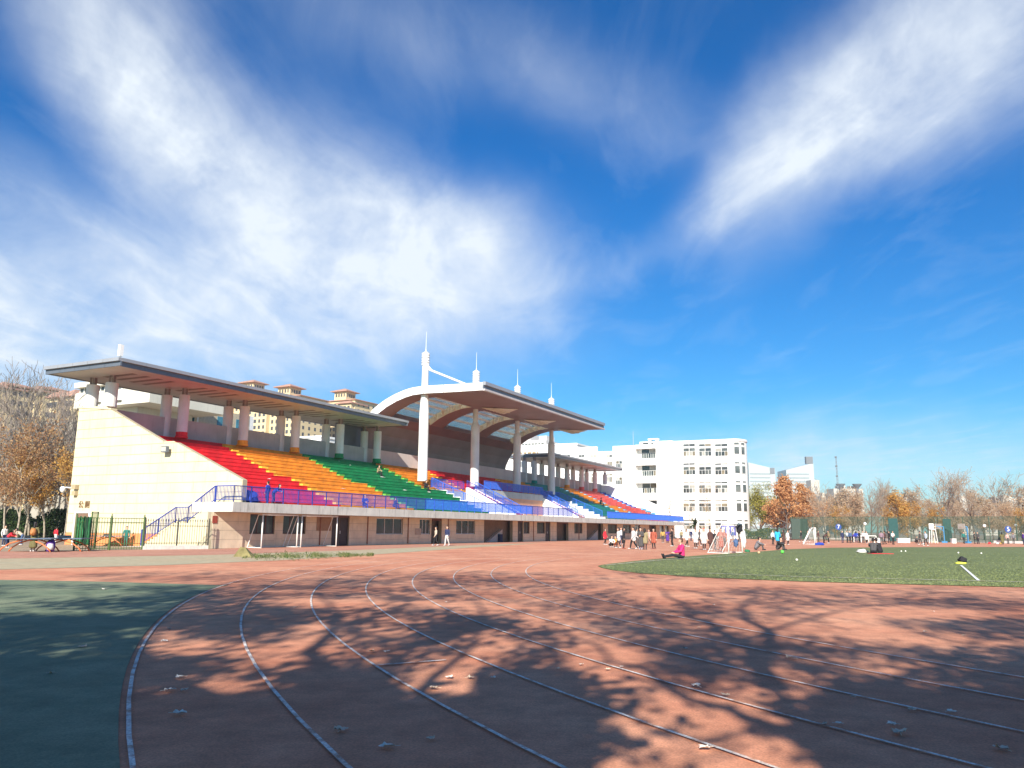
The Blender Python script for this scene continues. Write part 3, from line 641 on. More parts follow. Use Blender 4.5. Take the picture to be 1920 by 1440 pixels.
for (a, b) in ((300, 405), (470, 578), (640, 745), (812, 915), (985, 1090)):
    y1, z1 = tb(500, a); y0, z0 = tb(665, b)
    window_x(TB, 1.8, yb0 + .1, yb1 - .9, z0 + .1, z1 - .05, 7, .5)
    mb = MB(); mb.box(-.03, 1.79, yb0 + .01, yb1 - .01, z0 - 1.5, z0); mb.build('balcony_front', M_bwhite, TB)
# narrow windows round the corner
for (a, b), (ta, tb_) in zip(rows, tr):
    z1, z0 = tb(930, a)[1], tb(930, b)[1]; zz1, zz0 = tb(930, ta)[1], tb(930, tb_)[1]
    for ang in (26, 56):
        t = math.radians(ang); cx_, cy_ = Rr - (Rr + .02) * math.cos(t), yr - (Rr + .02) * .72 * math.sin(t)
        nx, ny = -math.cos(t) * .72, -math.sin(t); l = math.hypot(nx, ny); nx, ny = nx / l, ny / l; tx, ty = -ny, nx
        for q0, q1 in ((z0, z1), (zz0, zz1)):
            mb = MB()
            def slab(hw, z0_, z1_, d0, d1):
                vs = [(cx_ + tx * s_ * hw + nx * d_, cy_ + ty * s_ * hw + ny * d_, z_) for z_ in (z0_, z1_) for s_ in (-1, 1) for d_ in (d0, d1)]
                mb.add(vs, [(0, 2, 3, 1), (4, 5, 7, 6), (0, 1, 5, 4), (2, 6, 7, 3), (0, 4, 6, 2), (1, 3, 7, 5)])
            slab(.62, q0, q1, -.1, .08); w = mb.build('window', M_frame, TB)
            mb = MB(); slab(.54, q0 + .07, q1 - .07, -.09, .095); mb.build('pane', M_bglass, w)
y1 = tb(470, 220)[0]; y0 = tb(790, 220)[0]
mb = MB(); mb.box(3, 9, y0, y1, ztop, ztop + .95); mb.build('roof_house', M_bwhite, TB)
mb = MB(); mb.box(2.9, 2.99, y0 + .6, y0 + 3.6, ztop + .3, ztop + .7).box(2.9, 2.99, y1 - 3.2, y1 - .8, ztop + .3, ztop + .7); mb.build('roof_vent', M_bglass, TB)
ym = (y0 + y1) / 2 + .5
mb = MB(); mb.box(2.6, 3.6, ym - 1.1, ym - .5, ztop, ztop + 1.3).box(2.6, 3.6, ym + .5, ym + 1.1, ztop, ztop + 1.3).box(2.55, 3.65, ym - 1.2, ym + 1.2, ztop + 1.3, ztop + 1.55); mb.build('roof_frame', M_bwhite, TB)
yy = tb(395, 200)[0]; mb = MB(); mb.tube([(4, yy, ztop), (4, yy, ztop + 3.6)], [.06, .03], 6); mb.build('lightning_rod', MATS['grey_metal_fascia'], TB)
# lower wing running back behind the stand
WU = 138.0
WG = thing('school_wing', 'four-storey white wing of the school seen behind the right canopy', 'building', S(WU, 0), SRZ)
wtop = onu(1122, 850, WU).z; wr = onu(1149, 900, WU).y; wl = onu(900, 850, WU).y
mb = MB(); mb.box(0, 14, wr, wl, 0, wtop); mb.build('wall', M_bwhite, WG)
mb = MB(); mb.box(-.15, 14.1, wr, wl + .1, wtop, wtop + .4); mb.build('roof_coping', M_bwhite, WG)
for px in (1137, 1107, 1085, 1058, 995, 975):
    for (pa, pb, ta, tb_) in ((865, 876, 853, 857), (894, 904, 888.5, 892), (926, 937, 921, 924)):
        p = onu(px, pa, WU); q = onu(px + 11.5, pb, WU); window_x(WG, 0, q.y, p.y, q.z, p.z, 4, 0)
        p2 = onu(px, ta, WU); q2 = onu(px + 11.5, tb_, WU); window_x(WG, 0, q.y, p.y, q2.z, p2.z, 2, 0)
# hall with round openings in its parapet, and a second row of blocks behind
HU = 165.0
HB = thing('assembly_hall', 'white hall behind the canopy with a row of round openings along its parapet', 'building', S(HU, 0), SRZ)
p0, p1 = onu(1083, 846, HU), onu(1120, 846, HU); ht = onu(1100, 838, HU).z; hb = onu(1100, 853, HU).z
mb = MB(); mb.box(0, 16, p1.y, p0.y + 12, 0, hb); mb.build('wall', M_bwhite, HB)
mb = MB(); mb.box(0, .5, p1.y, p0.y + 12, hb, ht); mb.build('parapet_wall', M_bwhite, HB)
for k in range(8):
    y = p1.y + 1.0 + k * 1.75; mb = MB(); mb.tube([(-.04, y, (hb + ht) / 2), (.54, y, (hb + ht) / 2)], .55, 14); o = mb.build('round_opening', mat('opening_shade', (.52, .45, .4), .8), HB)
def stuff_windows(parent, faces, m, name='window_rows'):
    """many far windows too small to pick apart: one mesh of recessed-looking boxes. faces: list of (axis, pos, a0, a1, z0, z1, na, nz, wa, wz)"""
    mb = MB()
    for (axis, pos, a0, a1, z0, z1, na, nz, wa, wz) in faces:
        for i in range(na):
            for j in range(nz):
                c = a0 + (a1 - a0) * (i + .5) / na; z = z0 + (z1 - z0) * (j + .5) / nz; s = wa * (.8 if (i * 7 + j * 3) % 5 == 0 else 1)
                if axis == 'x': mb.box(pos - .06, pos + .02, c - s / 2, c + s / 2, z - wz / 2, z + wz / 2)
                else: mb.box(c - s / 2, c + s / 2, pos - .06, pos + .02, z - wz / 2, z + wz / 2)
    return stuff(mb.build(name, m, parent, fix=False))
HB2 = thing('office_block', 'white block with dark upper windows behind the arched roof', 'building', S(185, 0), SRZ)
a, b = onu(970, 850, 185), onu(1082, 850, 185); t2 = onu(1075, 834, 185).z
mb = MB(); mb.box(0, 14, b.y, a.y + 8, 0, t2); mb.build('wall', M_bwhite, HB2)
mb = MB(); mb.box(-.2, 14.1, b.y - .2, a.y + 8, t2, t2 + .5); mb.build('roof_coping', M_bwhite, HB2)
stuff_windows(HB2, [('x', 0, b.y + 1, a.y + 6, t2 - 4.4, t2 - .4, 16, 1, 1.2, 1.4)], mat('bronze_window', (.35, .24, .12), .4))
HB3 = thing('apartment_block', 'pale apartment block with a stepped roofline seen between the mast columns', 'building', S(300, 0), SRZ)
a, b = onu(968, 830, 300), onu(1024, 830, 300); t3 = onu(1000, 826, 300).z
mb = MB(); mb.box(0, 16, b.y, a.y + 10, 0, t3); mb.build('wall', mat('pale_grey_wall', (.62, .6, .57), .8), HB3)
mb = MB(); mb.box(2, 14, b.y + 9, a.y + 6, t3, t3 + 3.4).box(3, 12, b.y + 1, b.y + 5, t3, t3 + 2.4); mb.build('roof_house', MATS['pale_grey_wall'], HB3)
stuff_windows(HB3, [('x', 0, b.y + 1, a.y + 9, 20, t3 - .5, 14, 7, 1.2, 1.5)], M_bglass)
# ---------------------------------------------------------------- yellow apartment towers behind the left canopy
M_yel = mat('yellow_render', (.66, .52, .30), .85, .05, .2); M_pinkr = mat('tower_tile', (.46, .26, .19), .8, .15, .5)
M_twin = mat('tower_window', (.075, .075, .08), .3)
def hip(mb, x0, x1, y0, y1, z, h, ov):
    x0 -= ov; x1 += ov; y0 -= ov; y1 += ov; d = min(x1 - x0, y1 - y0) / 2 * .98
    vs = [(x0, y0, z), (x1, y0, z), (x1, y1, z), (x0, y1, z), (x0, y0, z + .35), (x1, y0, z + .35), (x1, y1, z + .35), (x0, y1, z + .35), (x0 + d, y0 + d, z + h), (x1 - d, y0 + d, z + h), (x1 - d, y1 - d, z + h), (x0 + d, y1 - d, z + h)]
    mb.add(vs, [(3, 2, 1, 0), (0, 1, 5, 4), (1, 2, 6, 5), (2, 3, 7, 6), (3, 0, 4, 7), (4, 5, 9, 8), (5, 6, 10, 9), (6, 7, 11, 10), (7, 4, 8, 11), (8, 9, 10, 11)])
def apartment(label, px, ptop, D, wv, wu, drop, group=None, pav=True):
    P = at_depth(px, ptop, D); T = thing('apartment_tower', label, 'tower', (P.x, P.y, 0), SRZ, group); H = P.z - (6.5 if pav else 0)
    mb = MB(); mb.box(0, wu, -wv / 2, wv / 2, 0, H); mb.build('wall', M_yel, T)
    mb = MB(); mb.box(-2.2, -.01, -wv / 2 + .5, -wv * .16, 0, H - drop).box(-2.2, -.01, wv * .16, wv / 2 - .5, 0, H - drop); mb.build('bay', M_yel, T)
    mb = MB(); hip(mb, -2.2, wu * .5, -wv / 2 + .5, -wv * .16, H - drop + .01, 2.4, 1.2); hip(mb, -2.2, wu * .5, wv * .16, wv / 2 - .5, H - drop + .02, 2.4, 1.2); hip(mb, 0.02, wu, -wv / 2, wv / 2, H + .012, 2.0, .9); mb.build('roof', M_pinkr, T)
    if pav:
        mb = MB(); mb.box(wu * .2, wu * .2 + 7.5, -3.6, 3.6, H, P.z - 1.2); pv2 = mb.build('roof_pavilion', M_yel, T)
        mb = MB(); hip(mb, wu * .2, wu * .2 + 7.5, -3.6, 3.6, P.z - 1.2, 2.2, 1.6); mb.build('pavilion_roof', M_pinkr, pv2)
        stuff_windows(T, [('x', wu * .2, -3.2, 3.2, P.z - 4.2, P.z - 1.8, 4, 1, .9, 1.6), ('y', -3.6, wu * .2 + .4, wu * .2 + 7, P.z - 4.2, P.z - 1.8, 4, 1, .9, 1.6)], M_twin, 'pavilion_windows')
    n = int(H / 3.1)
    stuff_windows(T, [('x', -2.2, -wv / 2 + .8, -wv * .16 - .3, 2, H - drop - .5, 3, n, 1.4, 1.6), ('x', -2.2, wv * .16 + .3, wv / 2 - .8, 2, H - drop - .5, 3, n, 1.4, 1.6), ('x', 0, -wv * .15, wv * .15, 2, H - .5, 3, n, 1.3, 1.7), ('y', -wv / 2, 1.0, wu - 1, 2, H - .5, 4, n, 1.2, 1.5)], M_twin)
    return T
apartment('yellow apartment tower whose roof pavilion peeks over the canopy edge', 455, 711, 380, 26, 18, 3)
apartment('yellow apartment tower with red hip roofs and pavilion, second from the floodlit end wall', 523, 719, 360, 26, 18, 3)
apartment('yellow apartment tower nearest the arched roof, pavilion on top', 630, 728, 390, 24, 18, 2)
apartment('yellow house block with red roof between bare trees and end wall', 130, 741, 230, 11, 9, 1, pav=False)
apartment('red-roofed apartment block hidden behind the bare treetops', 50, 733, 260, 18, 10, 1, pav=False)
apartment('pale red-roofed block behind the leftmost bare branches', -5, 726, 250, 12, 10, 1, pav=False)
# ---------------------------------------------------------------- school blocks right behind the left end of the stand
M_offw = mat('off_white_wall', (.70, .66, .55), .8, .06, .4, stain=.2); M_blueglass = mat('blue_glass', (.06, .2, .27), .15, .2, .4, spec=.6); M_greywall = mat('grey_render', (.36, .33, .27), .9, .15, .5, stain=.4)
def rear(name, label, u, pl, pr, ptop, du, m):
    a, b = onu(pl, ptop, u), onu(pr, ptop, u); T = thing(name, label, 'building', S(u, 0), SRZ); return T, b.y, a.y, a.z
T, y0, y1, zt_ = rear('laboratory_building', 'off-white building with an overhanging top storey and glazed strip behind the end wall', 34, 141, 281, 738, 12, M_offw)
z0 = onu(200, 761, 34).z; z2 = onu(150, 727, 34).z; z3 = onu(150, 718, 34).z
mb = MB(); mb.box(0, 14, y0, y1, z0, zt_); mb.build('top_storey', M_offw, T)
mb = MB(); mb.box(.6, 13, y0 + 1, y1 - .2, zt_, z2); mb.build('glazed_strip', M_bglass, T)
for k in range(17):
    y = y0 + 1.1 + (y1 - y0 - 1.4) * k / 16; mb = MB(); mb.box(.5, .6, y - .06, y + .06, zt_, z2); mb.build('glazing_bar', M_frame, T)
mb = MB(); mb.box(-.2, 13.4, y1 - 7, y1 + .1, z2, z3); mb.build('roof', M_offw, T)
mb = MB(); mb.box(2.2, 12, y0 + 5, y1 - 1, 0, z0 - .01); mb.build('wall', M_offw, T)
for k in range(3):
    y = y0 + 5.5 + k * 2.2; mb = MB(); mb.box(-.5, -.01, y, y + 1.0, z0 + .6, z0 + 1.9); mb.build('air_conditioner', M_white, T)
for k in range(4):
    for j in range(4):
        y = y0 + 6.5 + k * 3.2; z = 2.2 + j * 3.3; window_x(T, 2.2, y, y + 1.8, z, z + 1.7, 2, .3)
T, y0, y1, zt_ = rear('classroom_building', 'low white building with blue-glazed windows seen under the left canopy', 48, 232, 371, 770, 12, M_bwhite)
zt_ = onu(371, 763, 48).z
mb = MB(); mb.box(0, 12, y0, y1, 0, zt_); mb.build('wall', M_bwhite, T)
mb = MB(); mb.box(.3, 11, y0 - .05, y0 - .002, 0, zt_ - .01); mb.build('side_wall', mat('beige_side', (.5, .42, .3), .8), T)
z1, z0 = onu(350, 776, 48).z, onu(350, 792, 48).z
for pa, pb in ((290, 320), (329, 340), (348, 366), (258, 282)):
    window_x(T, 0, onu(pb, 780, 48).y, onu(pa, 780, 48).y, z0, z1, 2, 0, M_blueglass)
for k in range(2):
    mb = MB(); mb.box(4 + k * 4, 5.5 + k * 4, y0 - .12, y0 - .051, z0 - .5, z1); mb.build('side_window', M_blueglass, T)
T, y0, y1, zt_ = rear('low_annex', 'low white annex with small windows behind the green seats', 75, 555, 602, 823, 10, M_bwhite)
mb = MB(); mb.box(0, 8, y0, y1 + 14, 0, zt_); mb.build('wall', M_bwhite, T)
mb = MB(); mb.box(-.2, 8.2, y0 - .2, y1 + 14, zt_, zt_ + .4); mb.build('roof_coping', M_bwhite, T)
for k in range(4): window_x(T, 0, y0 + 1.0 + k * 2.6, y0 + 2.6 + k * 2.6, zt_ - 2.6, zt_ - 1.2, 2, 0)
T, y0, y1, zt_ = rear('grey_house', 'weathered grey house with balcony slabs behind the bare trees', 32, 66, 137, 793, 9, M_greywall)
mb = MB(); mb.box(0, 9, y0, y1, 0, zt_); mb.build('wall', M_greywall, T)
for k, (pa, pb) in enumerate(((822, 828), (858, 864), (905, 910))):
    za, zb = onu(110, pb, 32).z, onu(110, pa, 32).z; mb = MB(); mb.box(-1.4, -.01, y0 + .4, y1 - .3, za, zb); mb.build('balcony_slab', M_offw if k == 1 else M_greywall, T)
for k in range(4):
    for j in range(3):
        y = y0 + .5 + k * (y1 - y0 - 1.5) / 3.3; z = zt_ - 3.0 - j * 3.4
        mb = MB(); mb.box(-.05, .01, y, y + 1.3, z, z + 1.6); w = mb.build('window', mat('old_frame', (.5, .47, .4), .7), T); mb = MB(); mb.box(-.07, -.049, y + .1, y + 1.2, z + .1, z + 1.5); mb.build('pane', M_bglass, w)
mb = MB(); mb.box(-1.2, -.8, y0 + .6, y0 + .9, 0, zt_ - 1); mb.build('pillar', M_greywall, T)
# ---------------------------------------------------------------- far skyline on the right
M_gt = mat('glass_tower_wall', (.44, .48, .47), .35, .05, .02, spec=.5); M_gtw = mat('tower_strip', (.27, .31, .32), .3); M_farw = mat('far_cream_wall', (.50, .46, .39), .85); M_fard = mat('far_dark', (.16, .17, .18), .7)
def glass_tower(label, pl, pr, py_l, py_r, D):
    a, b = at_depth(pl, py_l, D), at_depth(pr, py_r, D); W = b.x - a.x
    T = thing('glass_tower', label, 'tower', (a.x, a.y, 0), 0, 'twin glass towers with slanted tops')
    mb = MB(); mb.prism([(0, 0), (W, 0), (W, b.z), (0, a.z)], 'y', 0, 30); mb.build('wall', M_gt, T)
    mb = MB(); n = int(min(a.z, b.z) / 4.2)
    for j in range(n): mb.box(1.0, W * .82, -.1, .0, 4.2 * j + 1.2, 4.2 * j + 2.9)
    stuff(mb.build('window_bands', M_gtw, T, fix=False))
    mb = MB(); s = 1 if py_r < py_l else 0
    mb.box(W - 8 if s else W * .8, W - .5, -.3, 4, b.z - (1 if s else 6), b.z + (7 if s else 1)); mb.build('roof_screen', M_fard, T)
    return T
glass_tower('pale glass tower whose slanted top falls toward its twin, above the willow', 1403, 1453, 867, 879, 900)
glass_tower('pale glass tower whose slanted top rises, above the orange tree', 1474, 1525, 881, 868, 900)
T = thing('cream_tower', 'narrow cream tower with a column of dark lettering-like windows beside the glass tower', 'tower', at_depth(1526, 1000, 850) * 1.0, 0); T.location.z = 0
h = at_depth(1530, 900, 850).z; mb = MB(); mb.box(0, 9, 0, 14, 0, h); mb.build('wall', M_farw, T)
stuff_windows(T, [('y', 0, 3, 6.5, h - 32, h - 6, 2, 8, 1.2, 2.2)], M_fard)
def far_block(label, pl, pr, ptop, D, m=None, name='far_apartment_block'):
    a, b = at_depth(pl, ptop, D), at_depth(pr, ptop, D); W = b.x - a.x; T = thing(name, label, 'building', (a.x, a.y, 0)); H = a.z
    mb = MB(); mb.box(0, W, 0, 16, 0, H); mb.build('wall', m or M_farw, T)
    mb = MB(); mb.box(W * .2, W * .45, 3, 10, H, H + 3).box(W * .62, W * .8, 3, 10, H, H + 2.4); mb.build('roof_house', m or M_farw, T)
    na = max(3, int(W / 4)); stuff_windows(T, [('y', 0, 1, W - 1, max(2, H - 34), H - 1, na, int((H - max(2, H - 34)) / 3.1), 1.9, 1.7)], mat('far_window', (.24, .25, .25), .5))
    return T, W, H
T, W, H = far_block('pale far apartment block with funnel-shaped roof canopies', 1563, 1618, 916, 700)
for k, (fx, fz) in enumerate(((.22, 4), (.78, 4))):
    mb = MB(); mb.lathe([(1.2, -4), (1.0, 0), (3.6, fz - 1), (4.2, fz)], (W * fx, -1.5, H), 10); mb.build('roof_funnel', M_fard, T)
T, W, H = far_block('lower pale apartment block with two funnel canopies before the taller one', 1572, 1612, 932, 680)
for fx in (.2, .75):
    mb = MB(); mb.lathe([(.9, -14), (.9, -3), (3.6, -.5), (4.0, 1.2)], (W * fx, -1.8, H), 10); mb.build('roof_funnel', M_fard, T)
far_block('pale low block left of the funnel-roofed blocks', 1540, 1562, 930, 720)
far_block('cream far block between the orange trees and the tall bare tree', 1695, 1722, 932, 750)
far_block('far block half hidden behind the tall bare tree', 1800, 1828, 935, 760)
far_block('grey slab with slanted end beside the cream far block', 1866, 1878, 938, 690, M_fard)
far_block('cream far apartment block with a roof house at the right', 1880, 1906, 934, 700)
far_block('cream far block at the picture edge behind the net', 1911, 1960, 936, 700)
far_block('low pink-cream far building by the slanted slab', 1842, 1866, 946, 640)
P = at_depth(1567, 857, 520); T = thing('lattice_mast', 'tall thin lattice mast with three dark platforms above the bare trees', 'mast', (P.x, P.y, 0))
mb = MB(); zt_ = P.z
for sx, sy in ((-1, -1), (1, -1), (0, 1)): mb.tube([(sx * .9, sy * .9, 0), (sx * .25, sy * .25, zt_)], [.13, .09], 5)
for k in range(22):
    z0 = zt_ * k / 22; z1 = zt_ * (k + 1) / 22; r0 = .9 - .65 * k / 22; r1 = .9 - .65 * (k + 1) / 22
    mb.tube([(-r0, -r0, z0), (r1, -r1, z1)], .06, 4); mb.tube([(r0, -r0, z0), (0, r1, z1)], .06, 4)
mb.build('lattice', M_fard, T)
for f in (.99, .87, .74, .6): mb = MB(); mb.lathe([(.7, 0), (.8, .8), (.5, 1.0)], (0, 0, zt_ * f), 8); mb.build('platform', M_fard, T)
# ---------------------------------------------------------------- trees
def leaf_mat(name, c, c2, tr=.35):
    if name in MATS: return MATS[name]
    m = bpy.data.materials.new(name); m.use_nodes = True; t = m.node_tree; b = t.nodes['Principled BSDF']; b.inputs['Roughness'].default_value = .7; b.inputs['Specular IOR Level'].default_value = .2
    co = t.nodes.new('ShaderNodeTexCoord'); nz = t.nodes.new('ShaderNodeTexNoise'); nz.inputs['Scale'].default_value = 1.1; nz.inputs['Detail'].default_value = 4; t.links.new(co.outputs['Object'], nz.inputs['Vector'])
    rp = t.nodes.new('ShaderNodeValToRGB'); rp.color_ramp.elements[0].color = (*c, 1); rp.color_ramp.elements[1].color = (*c2, 1); rp.color_ramp.elements[0].position = .32; rp.color_ramp.elements[1].position = .68
    t.links.new(nz.outputs['Fac'], rp.inputs[0]); t.links.new(rp.outputs[0], b.inputs['Base Color'])
    tl = t.nodes.new('ShaderNodeBsdfTranslucent'); t.links.new(rp.outputs[0], tl.inputs['Color']); mx = t.nodes.new('ShaderNodeMixShader'); mx.inputs[0].default_value = tr
    t.links.new(b.outputs[0], mx.inputs[1]); t.links.new(tl.outputs[0], mx.inputs[2]); t.links.new(mx.outputs[0], t.nodes['Material Output'].inputs['Surface'])
    MATS[name] = m; return m
M_bark = mat('plane_bark', (.34, .29, .22), .9, .35, 3, .4, 12); M_darkbark = mat('dark_bark', (.14, .10, .08), .9, .3, 3, .4, 12); M_twig = mat('pale_twig', (.30, .23, .17), .9, .25, 2); M_greytwig = mat('grey_twig', (.24, .20, .17), .9, .25, 2)
L_brown = [leaf_mat('leaf_rust', (.34, .18, .085), (.46, .26, .13)), leaf_mat('leaf_tan', (.42, .26, .12), (.52, .34, .17)), leaf_mat('leaf_umber', (.24, .11, .05), (.33, .16, .07))]
L_orange = [leaf_mat('leaf_orange', (.56, .28, .12), (.64, .35, .16)), leaf_mat('leaf_copper', (.46, .21, .09), (.56, .28, .12)), leaf_mat('leaf_peach', (.58, .31, .14), (.64, .38, .18))]
L_gold = [leaf_mat('leaf_gold', (.52, .29, .07), (.60, .37, .11)), leaf_mat('leaf_ochre', (.42, .24, .06), (.52, .31, .09)), leaf_mat('leaf_amber', (.46, .21, .05), (.55, .28, .08))]
L_willow = [leaf_mat('leaf_willow', (.33, .30, .045), (.43, .38, .07)), leaf_mat('leaf_willow_dark', (.22, .20, .035), (.3, .27, .05)), leaf_mat('leaf_willow_pale', (.36, .33, .08), (.42, .38, .11))]
L_green = [leaf_mat('leaf_evergreen', (.03, .06, .018), (.05, .09, .025)), leaf_mat('leaf_evergreen_dark', (.018, .035, .012), (.03, .055, .02)), leaf_mat('leaf_evergreen_mid', (.045, .075, .02), (.06, .10, .03))]
def grow(rg, H, r0, bare=.3, spread=.9, up=.35, nch=(7, 6, 5), lens=(.5, .45, .45), levels=3, conical=False, droop=0.0, lean=(0, 0), wander=.12, minr=.006, heads=1):
    segs = []; tips = []
    def rnd_dir(d, ang):
        o = d.orthogonal().normalized(); o.rotate(Matrix.Rotation(rg.uniform(0, 2 * math.pi), 3, d)); return (d * math.cos(ang) + o * math.sin(ang)).normalized()
    def branch(p, d, Ln, r, lv):
        n = 6 if lv == 0 else (5 if lv == 1 else 4); pts = [p.copy()]; rad = [r]; q = p.copy(); dd = d.copy()
        for i in range(n):
            w = Vector((rg.gauss(0, 1), rg.gauss(0, 1), rg.gauss(0, 1))) * wander * (.4 if lv == 0 else 1)
            dd = (dd + w + Vector((0, 0, up * .25 if lv else 0)) - Vector((0, 0, droop * i / n if lv else 0))).normalized(); q = q + dd * (Ln / n); pts.append(q.copy()); rad.append(max(minr, r * (1 - .75 * (i + 1) / n)))
        segs.append((lv, pts, rad))
        if lv >= levels: tips.append((pts[-1], dd, pts[-3])); return
        k = nch[min(lv, len(nch) - 1)]
        for j in range(k):
            t = (bare if lv == 0 else .22) + (1 - (bare if lv == 0 else .22)) * (j + rg.random() * .8) / k; t = min(t, .99); i = min(int(t * n), n - 1); f = t * n - i
            pos = pts[i].lerp(pts[i + 1], f); rr = rad[i] * .58; L2 = Ln * lens[min(lv, len(lens) - 1)] * rg.uniform(.7, 1.2)
            if lv == 0 and conical: L2 *= (1.15 - t) * 1.25
            base_d = (pts[i + 1] - pts[i]).normalized(); nd = rnd_dir(base_d, spread * rg.uniform(.7, 1.15)); branch(pos, nd, L2, max(minr, rr), lv + 1)
        if lv > 0: tips.append((pts[-1], dd, pts[-2]))
    d0 = Vector((lean[0], lean[1], 1)).normalized()
    branch(Vector((0, 0, -.1)), d0, H, r0, 0)
    return segs, tips
def tree_meshes(name, seed, wood, leaves, leaf_n, leaf_s, cluster, twig=None, split=2, **kw):
    rg = random.Random(seed); segs, tips = grow(rg, **kw); tr = MB(); cr = MB()
    for lv, pts, rad in segs:
        (tr if lv < split else cr).tube(pts, rad, 8 if lv == 0 else (6 if lv == 1 else (4 if lv == 2 else 3)), cap=lv < 1)
    nw = len(cr.f)
    for p, d, q in tips:
        for k in range(leaf_n):
            c = p.lerp(q, rg.random()) + Vector((rg.gauss(0, 1), rg.gauss(0, 1), rg.gauss(0, .8))) * cluster; s = leaf_s * rg.uniform(.6, 1.3)
            a = Vector((rg.gauss(0, 1), rg.gauss(0, 1), rg.gauss(0, 1))).normalized(); b = a.orthogonal().normalized(); e = a.cross(b); cr.mi = 1 + min(2, int(rg.random() ** 1.4 * 3))
            cr.add([c - b * s, c + e * s * .6, c + b * s * 1.1, c - e * s * .6], [(0, 1, 2, 3)])
    return tr.mesh(name + '_trunk', wood, True), cr.mesh(name + '_crown', [twig or wood] + (leaves or []), False)
def plant_tree(name, meshes, label, loc, group=None, rz=0.0, s=1.0, cat='tree'):
    T = thing(name, label, cat, loc, rz, group); T.scale = (s, s, s)
    link('trunk', meshes[0], T); link('crown', meshes[1], T); return T
def at_g(px, D): 
    d = ray(px, 1000); return Vector((d.x / d.y * D, D, 0))
PLANE = tree_meshes('plane', 11, M_bark, L_brown, 10, .15, .38, H=11.5, r0=.17, bare=.28, spread=.75, up=.35, nch=(12, 6, 4), lens=(.42, .5, .5), levels=3)
PLANE2 = tree_meshes('plane_b', 12, M_bark, L_gold + [], 8, .14, .35, H=9, r0=.15, bare=.3, spread=.6, up=.4, nch=(12, 6, 4), lens=(.42, .5, .5), levels=3)
BARE = tree_meshes('bare', 5, M_bark, None, 0, .1, .2, twig=M_greytwig, H=19, r0=.26, bare=.25, spread=.62, up=.5, nch=(14, 7, 5), lens=(.42, .5, .5), levels=3, minr=.034)
BARE2 = tree_meshes('bare_b', 8, M_darkbark, L_brown, 1, .12, .2, twig=M_twig, H=13, r0=.3, bare=.2, spread=.8, up=.35, nch=(10, 7, 5), lens=(.6, .5, .5), levels=3, minr=.036, lean=(-.06, 0))
SEQ = tree_meshes('redwood', 21, M_darkbark, L_orange, 24, .22, .5, H=12.8, r0=.22, bare=.14, spread=1.05, up=.25, nch=(34, 6, 4), lens=(.38, .42, .4), levels=2, conical=True)
WILLOW = tree_meshes('willow', 31, M_darkbark, L_willow, 14, .15, .5, H=7.4, r0=.3, bare=.16, spread=.85, up=.4, nch=(13, 8, 6), lens=(.6, .55, .5), levels=3, lean=(.08, 0))
L_tan = [leaf_mat('leaf_dust', (.48, .34, .22), (.58, .42, .29)), leaf_mat('leaf_sienna', (.42, .26, .15), (.52, .33, .2)), leaf_mat('leaf_straw', (.48, .36, .22), (.56, .43, .28))]
HAZEL = tree_meshes('thicket', 41, M_darkbark, L_tan, 11, .16, .42, twig=M_twig, H=8.5, r0=.2, bare=.16, spread=.75, up=.35, nch=(13, 7, 4), lens=(.5, .5, .5), levels=3, minr=.02)
GOLD = tree_meshes('gold', 51, M_darkbark, L_gold, 32, .2, .5, H=8.8, r0=.2, bare=.18, spread=.8, up=.3, nch=(18, 7, 4), lens=(.48, .5, .4), levels=2)
SPARSE = tree_meshes('sparse', 61, M_bark, [L_gold[0], L_gold[2], L_orange[2]], 2, .11, .3, twig=M_twig, H=7.5, r0=.09, bare=.35, spread=.5, up=.45, nch=(10, 5, 3), lens=(.4, .45, .4), levels=2)
# left: plane trees in rusty leaf before taller bare ones
G1 = 'trees beside the left end of the stand'
for (px, D, m, s, rz, lab) in ((8, 80, PLANE, .66, .3, 'plane tree in rusty leaf left of the others, by the ping-pong tables'), (33, 78, PLANE, .62, 2.0, 'plane tree with rust-brown crown behind the seated children'),
        (46, 82, PLANE, .7, 4.0, 'rust-leaved plane tree whose pale trunk leans, second from the edge'), (84, 80, PLANE2, .68, 1.2, 'thin-leaved golden plane tree with slender pale trunk'), (121, 76, PLANE2, .66, 2.9, 'ochre plane tree standing right beside the end wall'), (70, 86, PLANE, .66, 5.1, 'rust-leaved plane tree set back behind the slender golden one')):
    plant_tree('plane_tree', m, lab, at_g(px, D), G1, rz, s)
for (px, D, s, rz, lab) in ((-25, 92, .66, .4, 'tall bare tree partly cut off by the picture edge'), (22, 90, .68, 1.9, 'tall bare tree with the densest twigs above the rusty crowns'), (62, 92, .64, 3.3, 'tall bare tree before the grey house'), (95, 96, .62, 4.6, 'tall bare tree whose fine twigs reach toward the canopy tip')):
    plant_tree('bare_tree', BARE, lab, at_g(px, D), 'tall bare trees at the left', rz, s)
